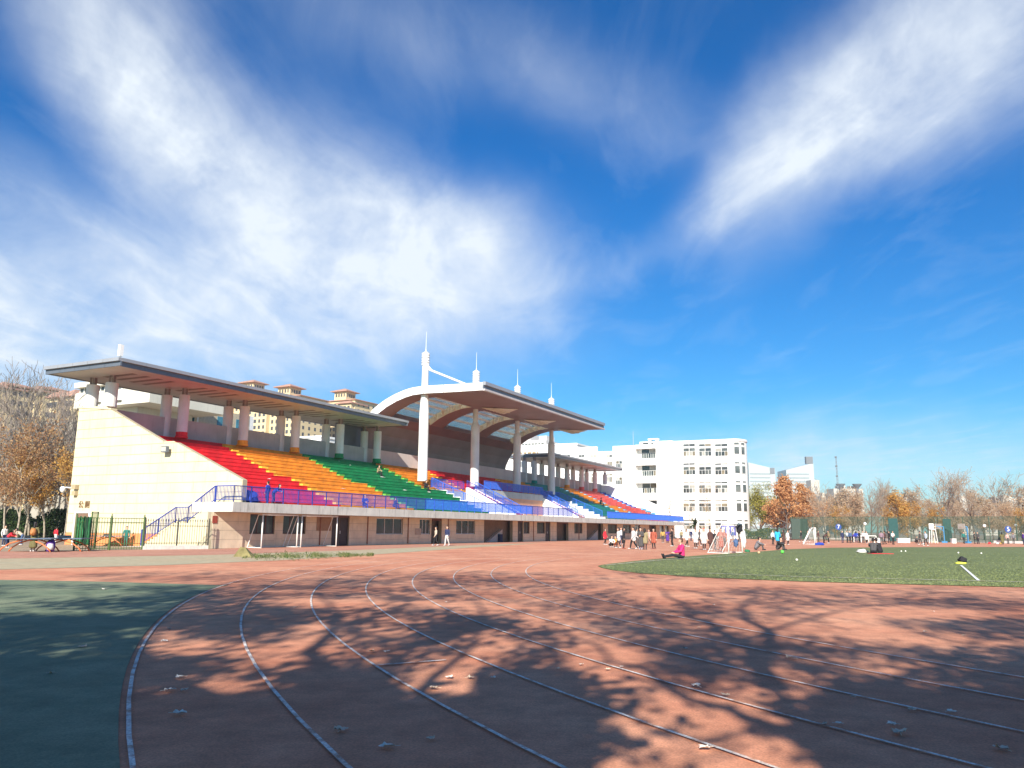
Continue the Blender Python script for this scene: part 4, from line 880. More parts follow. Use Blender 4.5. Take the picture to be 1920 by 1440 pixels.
def hedge(name, label, a, b, h, dpt, seed, mats=L_green, n=5200, big=1.0):
    rg = random.Random(seed); a, b = Vector(a), Vector(b); mb = MB(); Ld = (b - a).length; d = (b - a).normalized(); q = Vector((-d.y, d.x, 0))
    for i in range(n):
        t = rg.random(); hh = h * (.82 + .18 * math.sin(t * Ld * .9 + seed)) ; z = hh * rg.random() ** .7; wv_ = (rg.random() - .5) * dpt * (1.05 - .4 * z / hh)
        c = a + d * t * Ld + q * wv_ + Vector((0, 0, z)); s = rg.uniform(.10, .2) * big; n_ = Vector((rg.gauss(0, 1), rg.gauss(0, 1), rg.gauss(0, 1))).normalized(); e = n_.orthogonal().normalized(); f = n_.cross(e); mb.mi = int(rg.random() * 3)
        mb.add([c - e * s, c + f * s * .6, c + e * s, c - f * s * .6], [(0, 1, 2, 3)])
    mb.mi = 0
    for k in range(int(Ld / .8) + 1):
        p = a + d * min(Ld, k * .8); mb.tube([p, p + Vector((0, 0, h * .8))], [.05, .02], 4)
    return tag(mb.build(name, mats, fix=False), label, 'hedge')
hedge('evergreen_hedge', 'dark evergreen hedge behind the plane trunks at the left', at_g(-40, 88), at_g(130, 84), 3.2, 3.0, 4, n=9000)
# right: row beyond the net
G2 = 'trees beyond the sports net'
for (nm, px, D, m, s, rz, lab) in (('willow_tree', 1424, 172, WILLOW, 0.90, .2, 'round yellow-green willow next to the school building corner'),
        ('dawn_redwood', 1478, 160, SEQ, 0.90, .5, 'tallest copper-orange conical tree, beside the willow'), ('dawn_redwood', 1513, 162, SEQ, 0.80, 2.2, 'copper-orange conical tree, right-hand neighbour of the tallest one'), ('dawn_redwood', 1457, 170, SEQ, 0.56, 3.9, 'small copper-orange tree between willow and the tallest redwood'),
        ('brown_tree', 1549, 150, BARE2, 0.48, .4, 'thin brown tree with a crooked trunk behind the small goal'), ('brown_tree', 1530, 172, HAZEL, 0.65, 2.0, 'brown twiggy tree at the foot of the smaller redwood'),
        ('brown_tree', 1598, 165, HAZEL, 0.68, 1.1, 'brown twiggy tree below the funnel-roofed blocks'), ('golden_tree', 1582, 176, GOLD, 0.54, 3.0, 'muted golden tree by the blue number seven sign'), ('brown_tree', 1632, 158, BARE2, 0.55, 3.6, 'brown tree with a fork, between golden tree and orange-gold pair'),
        ('golden_tree', 1685, 156, GOLD, 0.73, .9, 'bright orange-gold tree with full crown behind the net'), ('golden_tree', 1714, 160, GOLD, 0.58, 2.4, 'smaller orange-gold tree at the right of the bright one'), ('bare_tree', 1655, 175, BARE, 0.46, 1.0, 'slim bare tree behind the fork-trunked brown tree'),
        ('golden_tree', 1757, 168, GOLD, 0.54, 4.4, 'dull golden tree at the foot of the tall bare tree'), ('bare_tree', 1776, 150, BARE2, 0.69, 5.2, 'tall bare tree with dark bent trunk above the blue basketball frame'), ('bare_tree', 1830, 152, BARE2, 0.61, .8, 'bare tree right of the tall bent one'),
        ('brown_tree', 1800, 176, HAZEL, 0.65, 5.0, 'brown thicket tree behind the two bare trees'), ('brown_tree', 1862, 166, HAZEL, 0.58, 2.6, 'brown thicket tree near the slanted slab'), ('brown_tree', 1882, 140, HAZEL, 0.50, .3, 'thicket tree with a dark forked trunk beside the number five sign'),
        ('golden_tree', 1915, 158, GOLD, 0.49, 1.3, 'low gold-brown tree at the picture edge'), ('brown_tree', 1900, 175, HAZEL, 0.61, 4.0, 'brown thicket tree behind the number five sign'), ('brown_tree', 1950, 150, HAZEL, 0.61, 1.0, 'brown thicket tree partly out of the picture at the right'), ('brown_tree', 1740, 182, HAZEL, 0.68, .2, 'brown thicket tree between the gold pair and dull golden tree'), ('brown_tree', 1665, 186, HAZEL, 0.71, 3.2, 'brown thicket tree behind the bright orange-gold tree'), ('brown_tree', 1565, 184, HAZEL, 0.68, 4.2, 'brown thicket tree behind the number seven sign')):
    plant_tree(nm, m, lab, at_g(px, D), G2, rz, s)
for i, px in enumerate((1535, 1556, 1590, 1618, 1645, 1676, 1702, 1730, 1765, 1790, 1818, 1845, 1872, 1898, 1925)):
    plant_tree('thicket_tree', HAZEL if i % 4 else BARE2, 'hazy back-row tree ' + ['behind the smaller redwood', 'behind the crooked brown tree', 'below the lower funnel-roofed block', 'between funnel-roofed blocks and forked tree', 'behind the forked brown tree', 'behind the bright orange-gold tree', 'behind the cream far block gap', 'left of the dull golden tree', 'behind the dull golden tree', 'behind the tall bent bare tree', 'behind the pair of bare trees', 'before the low pink-cream building', 'before the slanted dark slab', 'before the cream block with roof house', 'at the far edge behind the number five sign'][i], at_g(px, 200 + 14 * math.sin(i * 2.1)), 'back row of trees beyond the net', i * 1.3, (.86 if i % 4 else .74) + .1 * math.sin(i * 3.3))
for i, (px, D, s_) in enumerate(((5, 97, .74), (42, 99, .72), (80, 101, .7), (110, 104, .62), (-15, 84, .55), (55, 84, .5))):
    plant_tree('bare_tree', BARE, 'thin bare tree ' + ['behind the children at the table', 'above the leaning plane tree', 'behind the slender golden plane tree', 'closest to the end wall', 'before the cut-off tall bare tree', 'low among the rusty crowns'][i], at_g(px, D), 'thin bare trees at the left', i * 1.1 + .5, s_)
plant_tree('young_tree', SPARSE, 'slender young tree with few yellow leaves before the lower school windows', at_g(1334, 150), 'young trees before the school', .3, 1.05)
plant_tree('young_tree', SPARSE, 'slender young tree with few leaves beside the blank school wall', at_g(1253, 158), 'young trees before the school', 2.2, 1.0)
plant_tree('young_tree', SPARSE, 'thin sapling next to the palm by the school', at_g(1292, 154), 'young trees before the school', 4.0, .8)
mb = MB(); rg = random.Random(2); mb.lathe([(.2, 0), (.16, 1.2), (.18, 2.4)], (0, 0, 0), 8); pt = mb.mesh('palm_trunk', M_darkbark); mb = MB()
for k in range(26):
    a = rg.uniform(0, 6.28); e = rg.uniform(-.3, 1.2); pts = []; p = Vector((0, 0, 2.3)); d = Vector((math.cos(a) * math.cos(e), math.sin(a) * math.cos(e), math.sin(e)))
    for i in range(6):
        pts.append(p.copy()); p = p + d * .28; d = (d - Vector((0, 0, .16))).normalized()
    for i in range(5):
        sd_ = Vector((-math.sin(a), math.cos(a), 0)) * .22 * (1 - i / 6); mb.mi = k % 3
        mb.add([pts[i] - sd_, pts[i] + sd_, pts[i + 1] + sd_ * .8, pts[i + 1] - sd_ * .8], [(0, 1, 2, 3)])
plant_tree('palm_tree', (pt, mb.mesh('palm_crown', L_green)), 'small shaggy palm before the lower school windows', at_g(1304, 152), None, 0, 1.15)
hedge('low_hedge', 'low green hedge behind the white kerb by the willow', at_g(1396, 166), at_g(1470, 158), 2.2, 2.5, 9, [L_willow[1], L_green[2], L_green[0]], 2600)
# ---------------------------------------------------------------- the big trees behind the photographer, whose shade covers the near track
COT = 1 / math.tan(SUN_EL); HD = Vector((math.sin(SUN_TRAVEL), math.cos(SUN_TRAVEL), 0))
def shade_point(px, py, h):
    g = gnd(px, py); return Vector((g.x, g.y, 0)) - HD * (h * COT) + Vector((0, 0, h))
LIT = [(385, 1298, 145, 32), (470, 1235, 62, 26), (350, 1215, 85, 26), (585, 1197, 62, 26), (745, 1180, 45, 24), (815, 1290, 120, 46), (912, 1213, 62, 32), (675, 1340, 36, 9), (128, 1226, 58, 26), (110, 1112, 150, 9), (130, 1146, 130, 8), (270, 1185, 90, 9),
       (1130, 1245, 105, 34), (1150, 1388, 90, 42), (1405, 1388, 118, 56), (1505, 1305, 58, 36), (1372, 1262, 26, 14), (1405, 1178, 42, 12), (1650, 1260, 88, 17), (1850, 1398, 95, 18), (1560, 1170, 110, 10), (1720, 1150, 150, 10), (1640, 1190, 140, 9), (1800, 1205, 120, 9), (1240, 1118, 70, 10), (1030, 1165, 60, 11), (880, 1135, 90, 9), (620, 1130, 110, 8), (1780, 1290, 60, 10), (1690, 1330, 50, 9), (1090, 1200, 60, 9)]
def lit(x, y):
    return any(((x - a) / c) ** 2 + ((y - b) / d) ** 2 < 1.5 for a, b, c, d in LIT)
def big_tree(label, base, H, r0, seed, lean, blots, per, lean_pts, leafs, size):
    """trunk and limbs grown from the base; leaf sprays spread through the crown, densest where the shade on the track is deepest"""
    rg = random.Random(seed); T = thing('plane_tree', label, 'tree', base, 0, 'plane trees behind the track'); B = Vector(base)
    tr = MB(); cr = MB()
    def limb(pts, r, n=8):
        pts = [Vector(p) for p in pts]; out = []
        for i in range(len(pts) - 1):
            for k in range(4): out.append(pts[i].lerp(pts[i + 1], k / 4) + Vector((rg.gauss(0, 1), rg.gauss(0, 1), rg.gauss(0, 1))) * (.02 + .05 * (i + k > 0)))
        out.append(pts[-1]); m = len(out); tr.tube(out, [max(.02, r * (1 - .8 * i / (m - 1))) for i in range(m)], n); return out
    for pts, r in lean_pts: limb([Vector(p) - B for p in pts], r)
    main = [Vector(p) - B for pts, r in lean_pts for p in pts[1:]]
    for (px, py, rx, ry, hmin, hmax, n) in blots:
        for i in range(int(n * 1.9)):
            a = rg.uniform(0, 6.283); q = math.sqrt(rg.random()); x, y = px + rx * q * math.cos(a), py + ry * q * math.sin(a); h = rg.uniform(hmin, hmax)
            if y < 1010 or (lit(x, y) and rg.random() < .98): continue
            c = shade_point(x, y, h) - B
            # a spray: one twig toward the nearest limb plus a handful of leaves
            nb = min(main, key=lambda m_: (m_ - c).length); dirv = (nb - c)
            if i % 3 == 0: cr.mi = 0; cr.tube([c, c + dirv * .16 + Vector((0, 0, -.15)), c + dirv * min(.42, 1.6 / max(dirv.length, .1))], [.008, .016, .028], 3, False)
            for k in range(per):
                p = c + Vector((rg.gauss(0, 1), rg.gauss(0, 1), rg.gauss(0, .7))) * .27; s = size * rg.uniform(.6, 1.25); n_ = Vector((rg.gauss(0, 1), rg.gauss(0, 1), rg.gauss(0, 1))).normalized(); e = n_.orthogonal().normalized(); f = n_.cross(e); cr.mi = 1 + int(rg.random() * 3)
                cr.add([p - e * s, p - e * s * .2 + f * s * .8, p + e * s, p - e * s * .2 - f * s * .8], [(0, 1, 2, 3)])
    tr.build('trunk', M_bark, T, True, fix=False); cr.build('crown', [M_darkbark] + leafs, T, fix=False); return T
sp = shade_point
hedge('evergreen_hedge', 'tall dense evergreen hedge added unseen behind the photographer to block sky light', (-30, -11, 0), (30, -11, 0), 7.0, 3.0, 6, n=15000, big=2.2)  # unseen hedge, added to cut sky light and deepen the near shade
b1 = Vector(gnd(1500, 1400)); b1 = Vector((b1.x, b1.y, 0)) - HD * 12.5
fork1 = sp(1450, 1290, 8.2)
big_tree('big plane tree behind the photographer whose forked shadow crosses the right lanes', (b1.x, b1.y, 0), 16, .28, 1, (0, 0),
    [(1420, 1180, 260, 40, 9, 12.5, 80), (1280, 1130, 240, 26, 11, 14, 70), (1560, 1330, 90, 60, 6, 9, 90), (1750, 1370, 260, 60, 5.5, 9, 230), (1740, 1330, 190, 30, 6, 9, 120), (1620, 1300, 80, 26, 7, 9, 50), (1340, 1240, 60, 60, 8, 10, 40), (1450, 1150, 520, 46, 10, 14, 260), (1150, 1078, 420, 9, 14.5, 17, 110), (1600, 1108, 380, 10, 13.5, 16, 70), (1600, 1240, 360, 46, 8, 11, 120), (1100, 1190, 300, 40, 9, 12, 110), (1700, 1230, 320, 30, 9, 12, 70), (1800, 1170, 300, 22, 11, 14, 80), (1050, 1120, 260, 22, 11.5, 14.5, 90), (1500, 1120, 380, 14, 12.5, 15, 70), (1880, 1420, 160, 60, 4.5, 7, 100), (1150, 1240, 200, 34, 8, 11, 130), (1250, 1380, 110, 24, 5.5, 8, 60)], 6,
    [([b1, sp(1560, 1420, 6.6), fork1], .27), ([fork1, sp(1390, 1205, 10.2), sp(1290, 1145, 12.2), sp(1235, 1100, 14)], .16), ([fork1, sp(1440, 1190, 10.4), sp(1400, 1140, 12.6), sp(1430, 1100, 14.4)], .14), ([sp(1520, 1370, 7.2), sp(1640, 1300, 8.8), sp(1800, 1230, 10.8), sp(1900, 1160, 13)], .11), ([sp(1540, 1400, 6.8), sp(1350, 1330, 8), sp(1150, 1240, 10), sp(1000, 1150, 12.5)], .1), ([sp(1390, 1205, 10.2), sp(1560, 1150, 12), sp(1750, 1110, 14)], .07)], L_brown, .08)
b2 = Vector((-4.2, -6.4, 0))
big_tree('dense plane tree behind the photographer shading the dark left corner', tuple(b2), 12, .3, 2, (0, 0),
    [(300, 1400, 420, 70, 4.2, 7.5, 900), (60, 1300, 200, 60, 5, 8.5, 330), (780, 1390, 330, 50, 4.6, 7.2, 560), (120, 1180, 200, 46, 7, 10, 200), (320, 1150, 260, 34, 8, 11, 170), (650, 1170, 280, 36, 8, 11.5, 170), (500, 1115, 360, 18, 11, 14, 170), (640, 1300, 90, 34, 6, 8.5, 130), (980, 1290, 60, 40, 6, 8.5, 70), (560, 1160, 420, 50, 9, 13, 240), (600, 1080, 460, 12, 14.5, 17, 150), (150, 1180, 220, 60, 8, 12, 120), (500, 1260, 260, 50, 7, 9.5, 90), (900, 1200, 160, 40, 7.5, 10.5, 110), (100, 1110, 300, 14, 11, 14, 130), (420, 1250, 160, 22, 6.5, 9, 60), (1000, 1320, 140, 26, 5.5, 8, 90), (800, 1095, 400, 10, 12.5, 15, 120), (200, 1240, 200, 40, 6, 9, 150)], 7,
    [([b2, b2 + Vector((.15, .1, 3.2)), sp(520, 1400, 5.6)], .3), ([sp(520, 1400, 5.6), sp(600, 1250, 8), sp(640, 1160, 11), sp(600, 1110, 13.5)], .15), ([sp(520, 1400, 5.6), sp(300, 1260, 8), sp(200, 1160, 11), sp(150, 1110, 13.5)], .14), ([sp(520, 1400, 5.6), sp(760, 1320, 7.4), sp(900, 1200, 10), sp(900, 1110, 13.5)], .11), ([sp(520, 1400, 5.0), sp(150, 1360, 6.2), sp(-40, 1290, 8)], .1)], L_brown, .10)
b3 = Vector((9.5, -5.2, 0))
big_tree('plane tree behind the photographer shading the far right lanes', tuple(b3), 13, .26, 3, (0, 0),
    [(1960, 1260, 260, 60, 6, 9.5, 120), (1900, 1330, 160, 40, 5.5, 8, 110), (2050, 1180, 300, 30, 9, 12, 150), (1880, 1130, 200, 12, 12, 14.5, 80)], 6,
    [([b3, b3 + Vector((-.1, .2, 3.5)), sp(2250, 1330, 6.4)], .24), ([sp(2250, 1330, 6.4), sp(2080, 1230, 9), sp(1960, 1150, 12.5)], .12), ([sp(2250, 1330, 6.4), sp(2200, 1200, 10), sp(2150, 1140, 13)], .12)], L_brown, .09)
# ---------------------------------------------------------------- people
import numpy as np
TAGS = {'skin': 0, 'hair': 1, 'top': 2, 'pants': 3, 'shoe': 4}
def capsules_to_mesh(caps, name, voxel=.0085, ratio=.16):
    mb = MB()
    for tg, p0, r0, p1, r1 in caps:
        p0, p1 = Vector(p0), Vector(p1); d = (p1 - p0); Ld = d.length; d = d.normalized() if Ld > 1e-6 else Vector((0, 0, 1)); pts, rad = [], []
        for a in (-80, -50, -20): t = math.radians(a); pts.append(p0 + d * r0 * math.sin(t)); rad.append(r0 * math.cos(t))
        for a in (20, 50, 80): t = math.radians(a); pts.append(p1 + d * r1 * math.sin(t)); rad.append(r1 * math.cos(t))
        mb.tube(pts, rad, 12)
    me = mb.mesh(name + '_raw', []); o = bpy.data.objects.new('raw', me); col.objects.link(o)
    bm = bmesh.new(); bm.from_mesh(me); bmesh.ops.recalc_face_normals(bm, faces=bm.faces); bm.to_mesh(me); bm.free()
    r = o.modifiers.new('r', 'REMESH'); r.mode = 'VOXEL'; r.voxel_size = voxel; r.use_smooth_shade = True
    sm = o.modifiers.new('s', 'SMOOTH'); sm.factor = .5; sm.iterations = 2
    dc = o.modifiers.new('d', 'DECIMATE'); dc.ratio = ratio
    out = bpy.data.meshes.new_from_object(o.evaluated_get(bpy.context.evaluated_depsgraph_get())); out.name = name
    bpy.data.objects.remove(o); bpy.data.meshes.remove(me)
    n = len(out.polygons); cen = np.empty(n * 3); out.polygons.foreach_get('center', cen); cen = cen.reshape(-1, 3); best = np.full(n, 1e9); idx = np.zeros(n, dtype=np.int32)
    for tg, p0, r0, p1, r1 in caps:
        a, b = np.array(p0, float), np.array(p1, float); ab = b - a; l2 = max(ab @ ab, 1e-9); t = np.clip(((cen - a) @ ab) / l2, 0, 1); dist = np.linalg.norm(cen - (a + t[:, None] * ab), axis=1) - (r0 + (r1 - r0) * t)
        m = dist < best; best[m] = dist[m]; idx[m] = TAGS[tg]
    for k in range(5): out.materials.append(None)
    out.polygons.foreach_set('material_index', idx); out.polygons.foreach_set('use_smooth', [True] * n); out.update(); return out
def hand(c, wrist, elbow, hnd, s=1):
    """palm, four unequal curled fingers and a thumb leaving the side of the palm"""
    w = Vector(wrist); d = (w - Vector(elbow)).normalized(); side = d.cross(Vector((0, 1, 0))); side = side.normalized() if side.length > .1 else Vector((1, 0, 0)); nrm = side.cross(d).normalized()
    c.append(('skin', w + d * .015, .027, w + d * .075, .033))
    for k, (o, l) in enumerate(((-.026, .055), (-.009, .066), (.009, .06), (.025, .046))):
        a = w + d * .085 + side * o; m = a + d * l * .6 - nrm * .008; e = m + d * l * .35 - nrm * .02; c.append(('skin', a, .0098, m, .0092)); c.append(('skin', m, .0092, e, .008))
    t = w + d * .035 - side * .03 * hnd; c.append(('skin', t, .012, t + d * .05 - side * .022 * hnd - nrm * .012, .0095))
def head(c, base, fwd, hair='short', tilt=0.0):
    """base: top of the neck"""
    b = Vector(base); f = Vector(fwd).normalized(); up = (Vector((0, 0, 1)) + f * tilt).normalized(); sd_ = f.cross(up).normalized(); f = up.cross(sd_).normalized()
    c.append(('skin', b - up * .09, .052, b, .05)); c.append(('skin', b + up * .045 + f * .02, .066, b + up * .115 + f * .008, .085))
    c.append(('skin', b + up * .085 + f * .09, .009, b + up * .06 + f * .104, .013))                       # nose
    for s_ in (-1, 1):
        c.append(('skin', b + up * .07 + sd_ * .086 * s_, .014, b + up * .1 + sd_ * .09 * s_, .017))          # ears
        c.append(('hair', b + up * .098 + f * .088 + sd_ * .03 * s_, .006, b + up * .098 + f * .089 + sd_ * .036 * s_, .006))   # eyes
    c.append(('top' if hair == 'mask' else 'hair', b + up * .02 + f * .083 - sd_ * .012, .005, b + up * .02 + f * .083 + sd_ * .012, .005))                        # mouth
    c.append(('hair', b + up * .135 - f * .012, .092, b + up * .15 - f * .025, .092)); c.append(('hair', b + up * .08 - f * .045, .072, b + up * .13 - f * .03, .085))
    if hair in ('long', 'mask'):
        c.append(('hair', b + up * .1 - f * .055, .07, b - up * .12 - f * .085, .05))
        for s_ in (-1, 1): c.append(('hair', b + up * .1 + sd_ * .07 * s_ - f * .02, .04, b - up * .08 + sd_ * .075 * s_ - f * .02, .028))
    if hair == 'bun': c.append(('hair', b + up * .2 - f * .07, .045, b + up * .21 - f * .075, .045))
def leg(c, hip, knee, ankle, toe, wide=1.0, pt='pants'):
    c.append((pt, hip, .092 * wide, knee, .064 * wide)); c.append((pt, knee, .064 * wide, ankle, .046 * wide)); a, t = Vector(ankle), Vector(toe); c.append(('shoe', a + Vector((0, 0, -.035)) - (t - a).normalized() * .04, .043, t, .036))
def arm(c, sh, el, wr, hnd, k=1.0):
    c.append(('top', sh, .064 * k, el, .052 * k)); c.append(('top', el, .052 * k, wr, .042 * k)); hand(c, wr, el, hnd)
def torso(c, pel, chest, sw=.15, k=1.0, pt='pants'):
    p, q = Vector(pel), Vector(chest); ax = (q - p).normalized(); sd_ = ax.cross(Vector((0, 1, 0))); sd_ = Vector((1, 0, 0))
    c.append((pt, p - sd_ * .06, .112, p + sd_ * .06, .112))
    for s_ in (-1, 1): c.append(('top', p + ax * .06 + sd_ * .05 * s_, .112 * k, q + sd_ * .07 * s_, .118 * k))
    c.append(('top', q + ax * .07 - sd_ * sw, .07 * k, q + ax * .07 + sd_ * sw, .07 * k)); c.append(('top', q + ax * .06, .085 * k, q + ax * .14, .06))
POSES = {}
def pose(name, fn, hair='short'):
    c = []; fn(c, hair); POSES[name] = capsules_to_mesh(c, 'person_' + name)
def std(c, hair, arms='down', stride=0.0, coat=0.0, wide=1.0, k=1.0):
    s = stride
    leg(c, (-.09, 0, .86), (-.09, -.03 - s * .5, .48), (-.09, .02 - s, .085), (-.09, -.13 - s, .04), wide); leg(c, (.09, 0, .86), (.09, -.05 + s * .35, .48), (.09, .02 + s, .085 + abs(s) * .12), (.09, -.13 + s * .95, .04 + abs(s) * .02), wide)
    torso(c, (0, 0, .9), (0, -.01, 1.27), k=k)
    if coat:
        for s_ in (-1, 1): c.append(('top', (.05 * s_, 0, 1.0), .125 * k, (.075 * s_, .01, coat), .155 * k))
    if arms == 'down': arm(c, (-.2, 0, 1.35), (-.26, .03 + s * .3, 1.08), (-.25, -.05 + s * .7, .85), 1, k); arm(c, (.2, 0, 1.35), (.26, .03 - s * .3, 1.08), (.25, -.05 - s * .7, .85), -1, k)
    if arms == 'fold': arm(c, (-.2, 0, 1.35), (-.25, -.04, 1.1), (-.04, -.2, 1.12), 1, k); arm(c, (.2, 0, 1.35), (.25, -.04, 1.1), (.04, -.19, 1.07), -1, k)
    if arms == 'reach': arm(c, (-.2, 0, 1.35), (-.24, -.2, 1.18), (-.16, -.44, 1.15), 1, k); arm(c, (.2, 0, 1.35), (.25, .02, 1.08), (.22, -.16, .92), -1, k)
    if arms == 'up': arm(c, (-.2, 0, 1.35), (-.3, -.12, 1.5), (-.24, -.2, 1.72), 1, k); arm(c, (.2, 0, 1.35), (.26, .03, 1.08), (.25, -.05, .86), -1, k)
    head(c, (0, -.01, 1.5), (0, -1, -.1), hair)
pose('stand', lambda c, h: std(c, h)); pose('stand_long', lambda c, h: std(c, 'long')); pose('coat', lambda c, h: std(c, 'long', 'down', .03, .62, 1, 1.1)); pose('longcoat', lambda c, h: std(c, 'long', 'fold', 0, .36, 1, 1.08))
pose('walk', lambda c, h: std(c, h, 'down', .2)); pose('walk_long', lambda c, h: std(c, 'long', 'down', .16, .74, .95, 1.08)); pose('stride', lambda c, h: std(c, h, 'down', .27, .76, 1.25, 1.15)); pose('fold', lambda c, h: std(c, h, 'fold')); pose('reach', lambda c, h: std(c, h, 'reach', .05, 0, 1.25)); pose('wave', lambda c, h: std(c, h, 'up', .12))
def squat(c, h):
    for s_ in (-1, 1): leg(c, (.1 * s_, .12, .24), (.15 * s_, -.22, .46), (.12 * s_, .0, .085), (.13 * s_, -.15, .04))
    torso(c, (0, .13, .27), (0, -.04, .60), k=1.12); arm(c, (-.2, -.06, .66), (-.24, -.24, .52), (-.08, -.34, .44), 1, 1.1); arm(c, (.2, -.06, .66), (.24, -.24, .52), (.08, -.34, .42), -1, 1.1); head(c, (0, -.1, .82), (0, -1, -.35), 'long')
pose('squat', squat)
def sitlegs(c, h):
    for s_ in (-1, 1): leg(c, (.09 * s_, 0, .12), (.11 * s_, -.42, .17), (.1 * s_, -.84, .1), (.11 * s_, -.9, .21))
    torso(c, (0, .02, .14), (0, .0, .50), k=1.15); arm(c, (-.2, 0, .58), (-.26, -.12, .36), (-.12, -.33, .3), 1, 1.15); arm(c, (.2, 0, .58), (.26, -.12, .36), (.12, -.33, .3), -1, 1.15); head(c, (0, -.03, .73), (0, -1, -.25), 'short')
pose('sit_legs', sitlegs)
def hug(c, h):
    for s_ in (-1, 1): leg(c, (.09 * s_, 0, .12), (.1 * s_, -.36, .44), (.09 * s_, -.46, .085), (.1 * s_, -.6, .04))
    torso(c, (0, .03, .14), (0, -.12, .46), k=1.15); arm(c, (-.2, -.15, .52), (-.24, -.34, .42), (-.06, -.5, .38), 1, 1.1); arm(c, (.2, -.15, .52), (.24, -.34, .42), (.06, -.5, .36), -1, 1.1); head(c, (0, -.24, .66), (0, -1, -.7), 'short')
pose('hug', hug)
def bench(c, h):
    for s_ in (-1, 1): leg(c, (.09 * s_, 0, .12), (.11 * s_, -.40, .13), (.1 * s_, -.46, -.30), (.11 * s_, -.6, -.345))
    torso(c, (0, .02, .14), (0, -.06, .50), k=1.1); arm(c, (-.2, -.06, .57), (-.25, -.2, .36), (-.08, -.40, .32), 1, 1.05); arm(c, (.2, -.06, .57), (.25, -.2, .36), (.08, -.40, .3), -1, 1.05); head(c, (0, -.12, .72), (0, -1, -.5), 'short')
pose('bench', bench)
def lean(c, h):
    for s_ in (-1, 1): leg(c, (.09 * s_, .1, .84), (.1 * s_, .04, .46), (.1 * s_, .1, .085), (.1 * s_, -.05, .04))
    torso(c, (0, .06, .88), (0, -.24, 1.1), k=1.1); arm(c, (-.2, -.3, 1.16), (-.24, -.42, .98), (-.1, -.58, .92), 1); arm(c, (.2, -.3, 1.16), (.24, -.42, .98), (.1, -.58, .92), -1); head(c, (0, -.42, 1.26), (0, -1, -.6), 'long')
pose('lean', lean)
CLOTH = {k: mat('cloth_' + k, v, .85, .14, 9, .25, 60) for k, v in dict(white=(.60, .58, .56), black=(.018, .017, .02), red=(.62, .025, .04), pink=(.68, .03, .16), beige=(.52, .42, .33), navy=(.022, .03, .085), blue=(.02, .05, .36), sky=(.03, .36, .66), khaki=(.27, .22, .12), olive=(.13, .115, .045), brown=(.085, .04, .035), rust=(.34, .085, .05), ochre=(.46, .29, .08), grey=(.17, .165, .18), dkgrey=(.07, .065, .065), mauve=(.26, .18, .22), purple=(.09, .03, .25), teal=(.02, .16, .14), denim=(.07, .12, .24), orange=(.72, .3, .04), blush=(.6, .36, .32), ice=(.42, .5, .58)).items()}
M_skin = mat('skin', (.60, .36, .25), .55, .06, 8); M_hair = mat('black_hair', (.016, .012, .012), .5, .2, 20); M_redhat = mat('red_hat', (.62, .06, .05), .8); M_brownhair = mat('brown_hair', (.09, .04, .025), .5)
NP_ = [0]
def person(ps, loc, face, top, pants, shoe, label, s=1.0, hair=M_hair, group=None):
    o = link('person', POSES[ps], None, loc, math.radians(face)); o.scale = (s, s, s); tag(o, label, 'person', group)
    for i, m in enumerate((M_skin, hair, CLOTH[top], CLOTH[pants], CLOTH[shoe])): o.material_slots[i].link = 'OBJECT'; o.material_slots[i].material = m
    return o
def pp(px, py, hpx=None, h=1.66):
    g = gnd(px, py)
    if hpx: D = h * 1512 / hpx; g = at_g(px, D)
    g.z = 0.0; return g
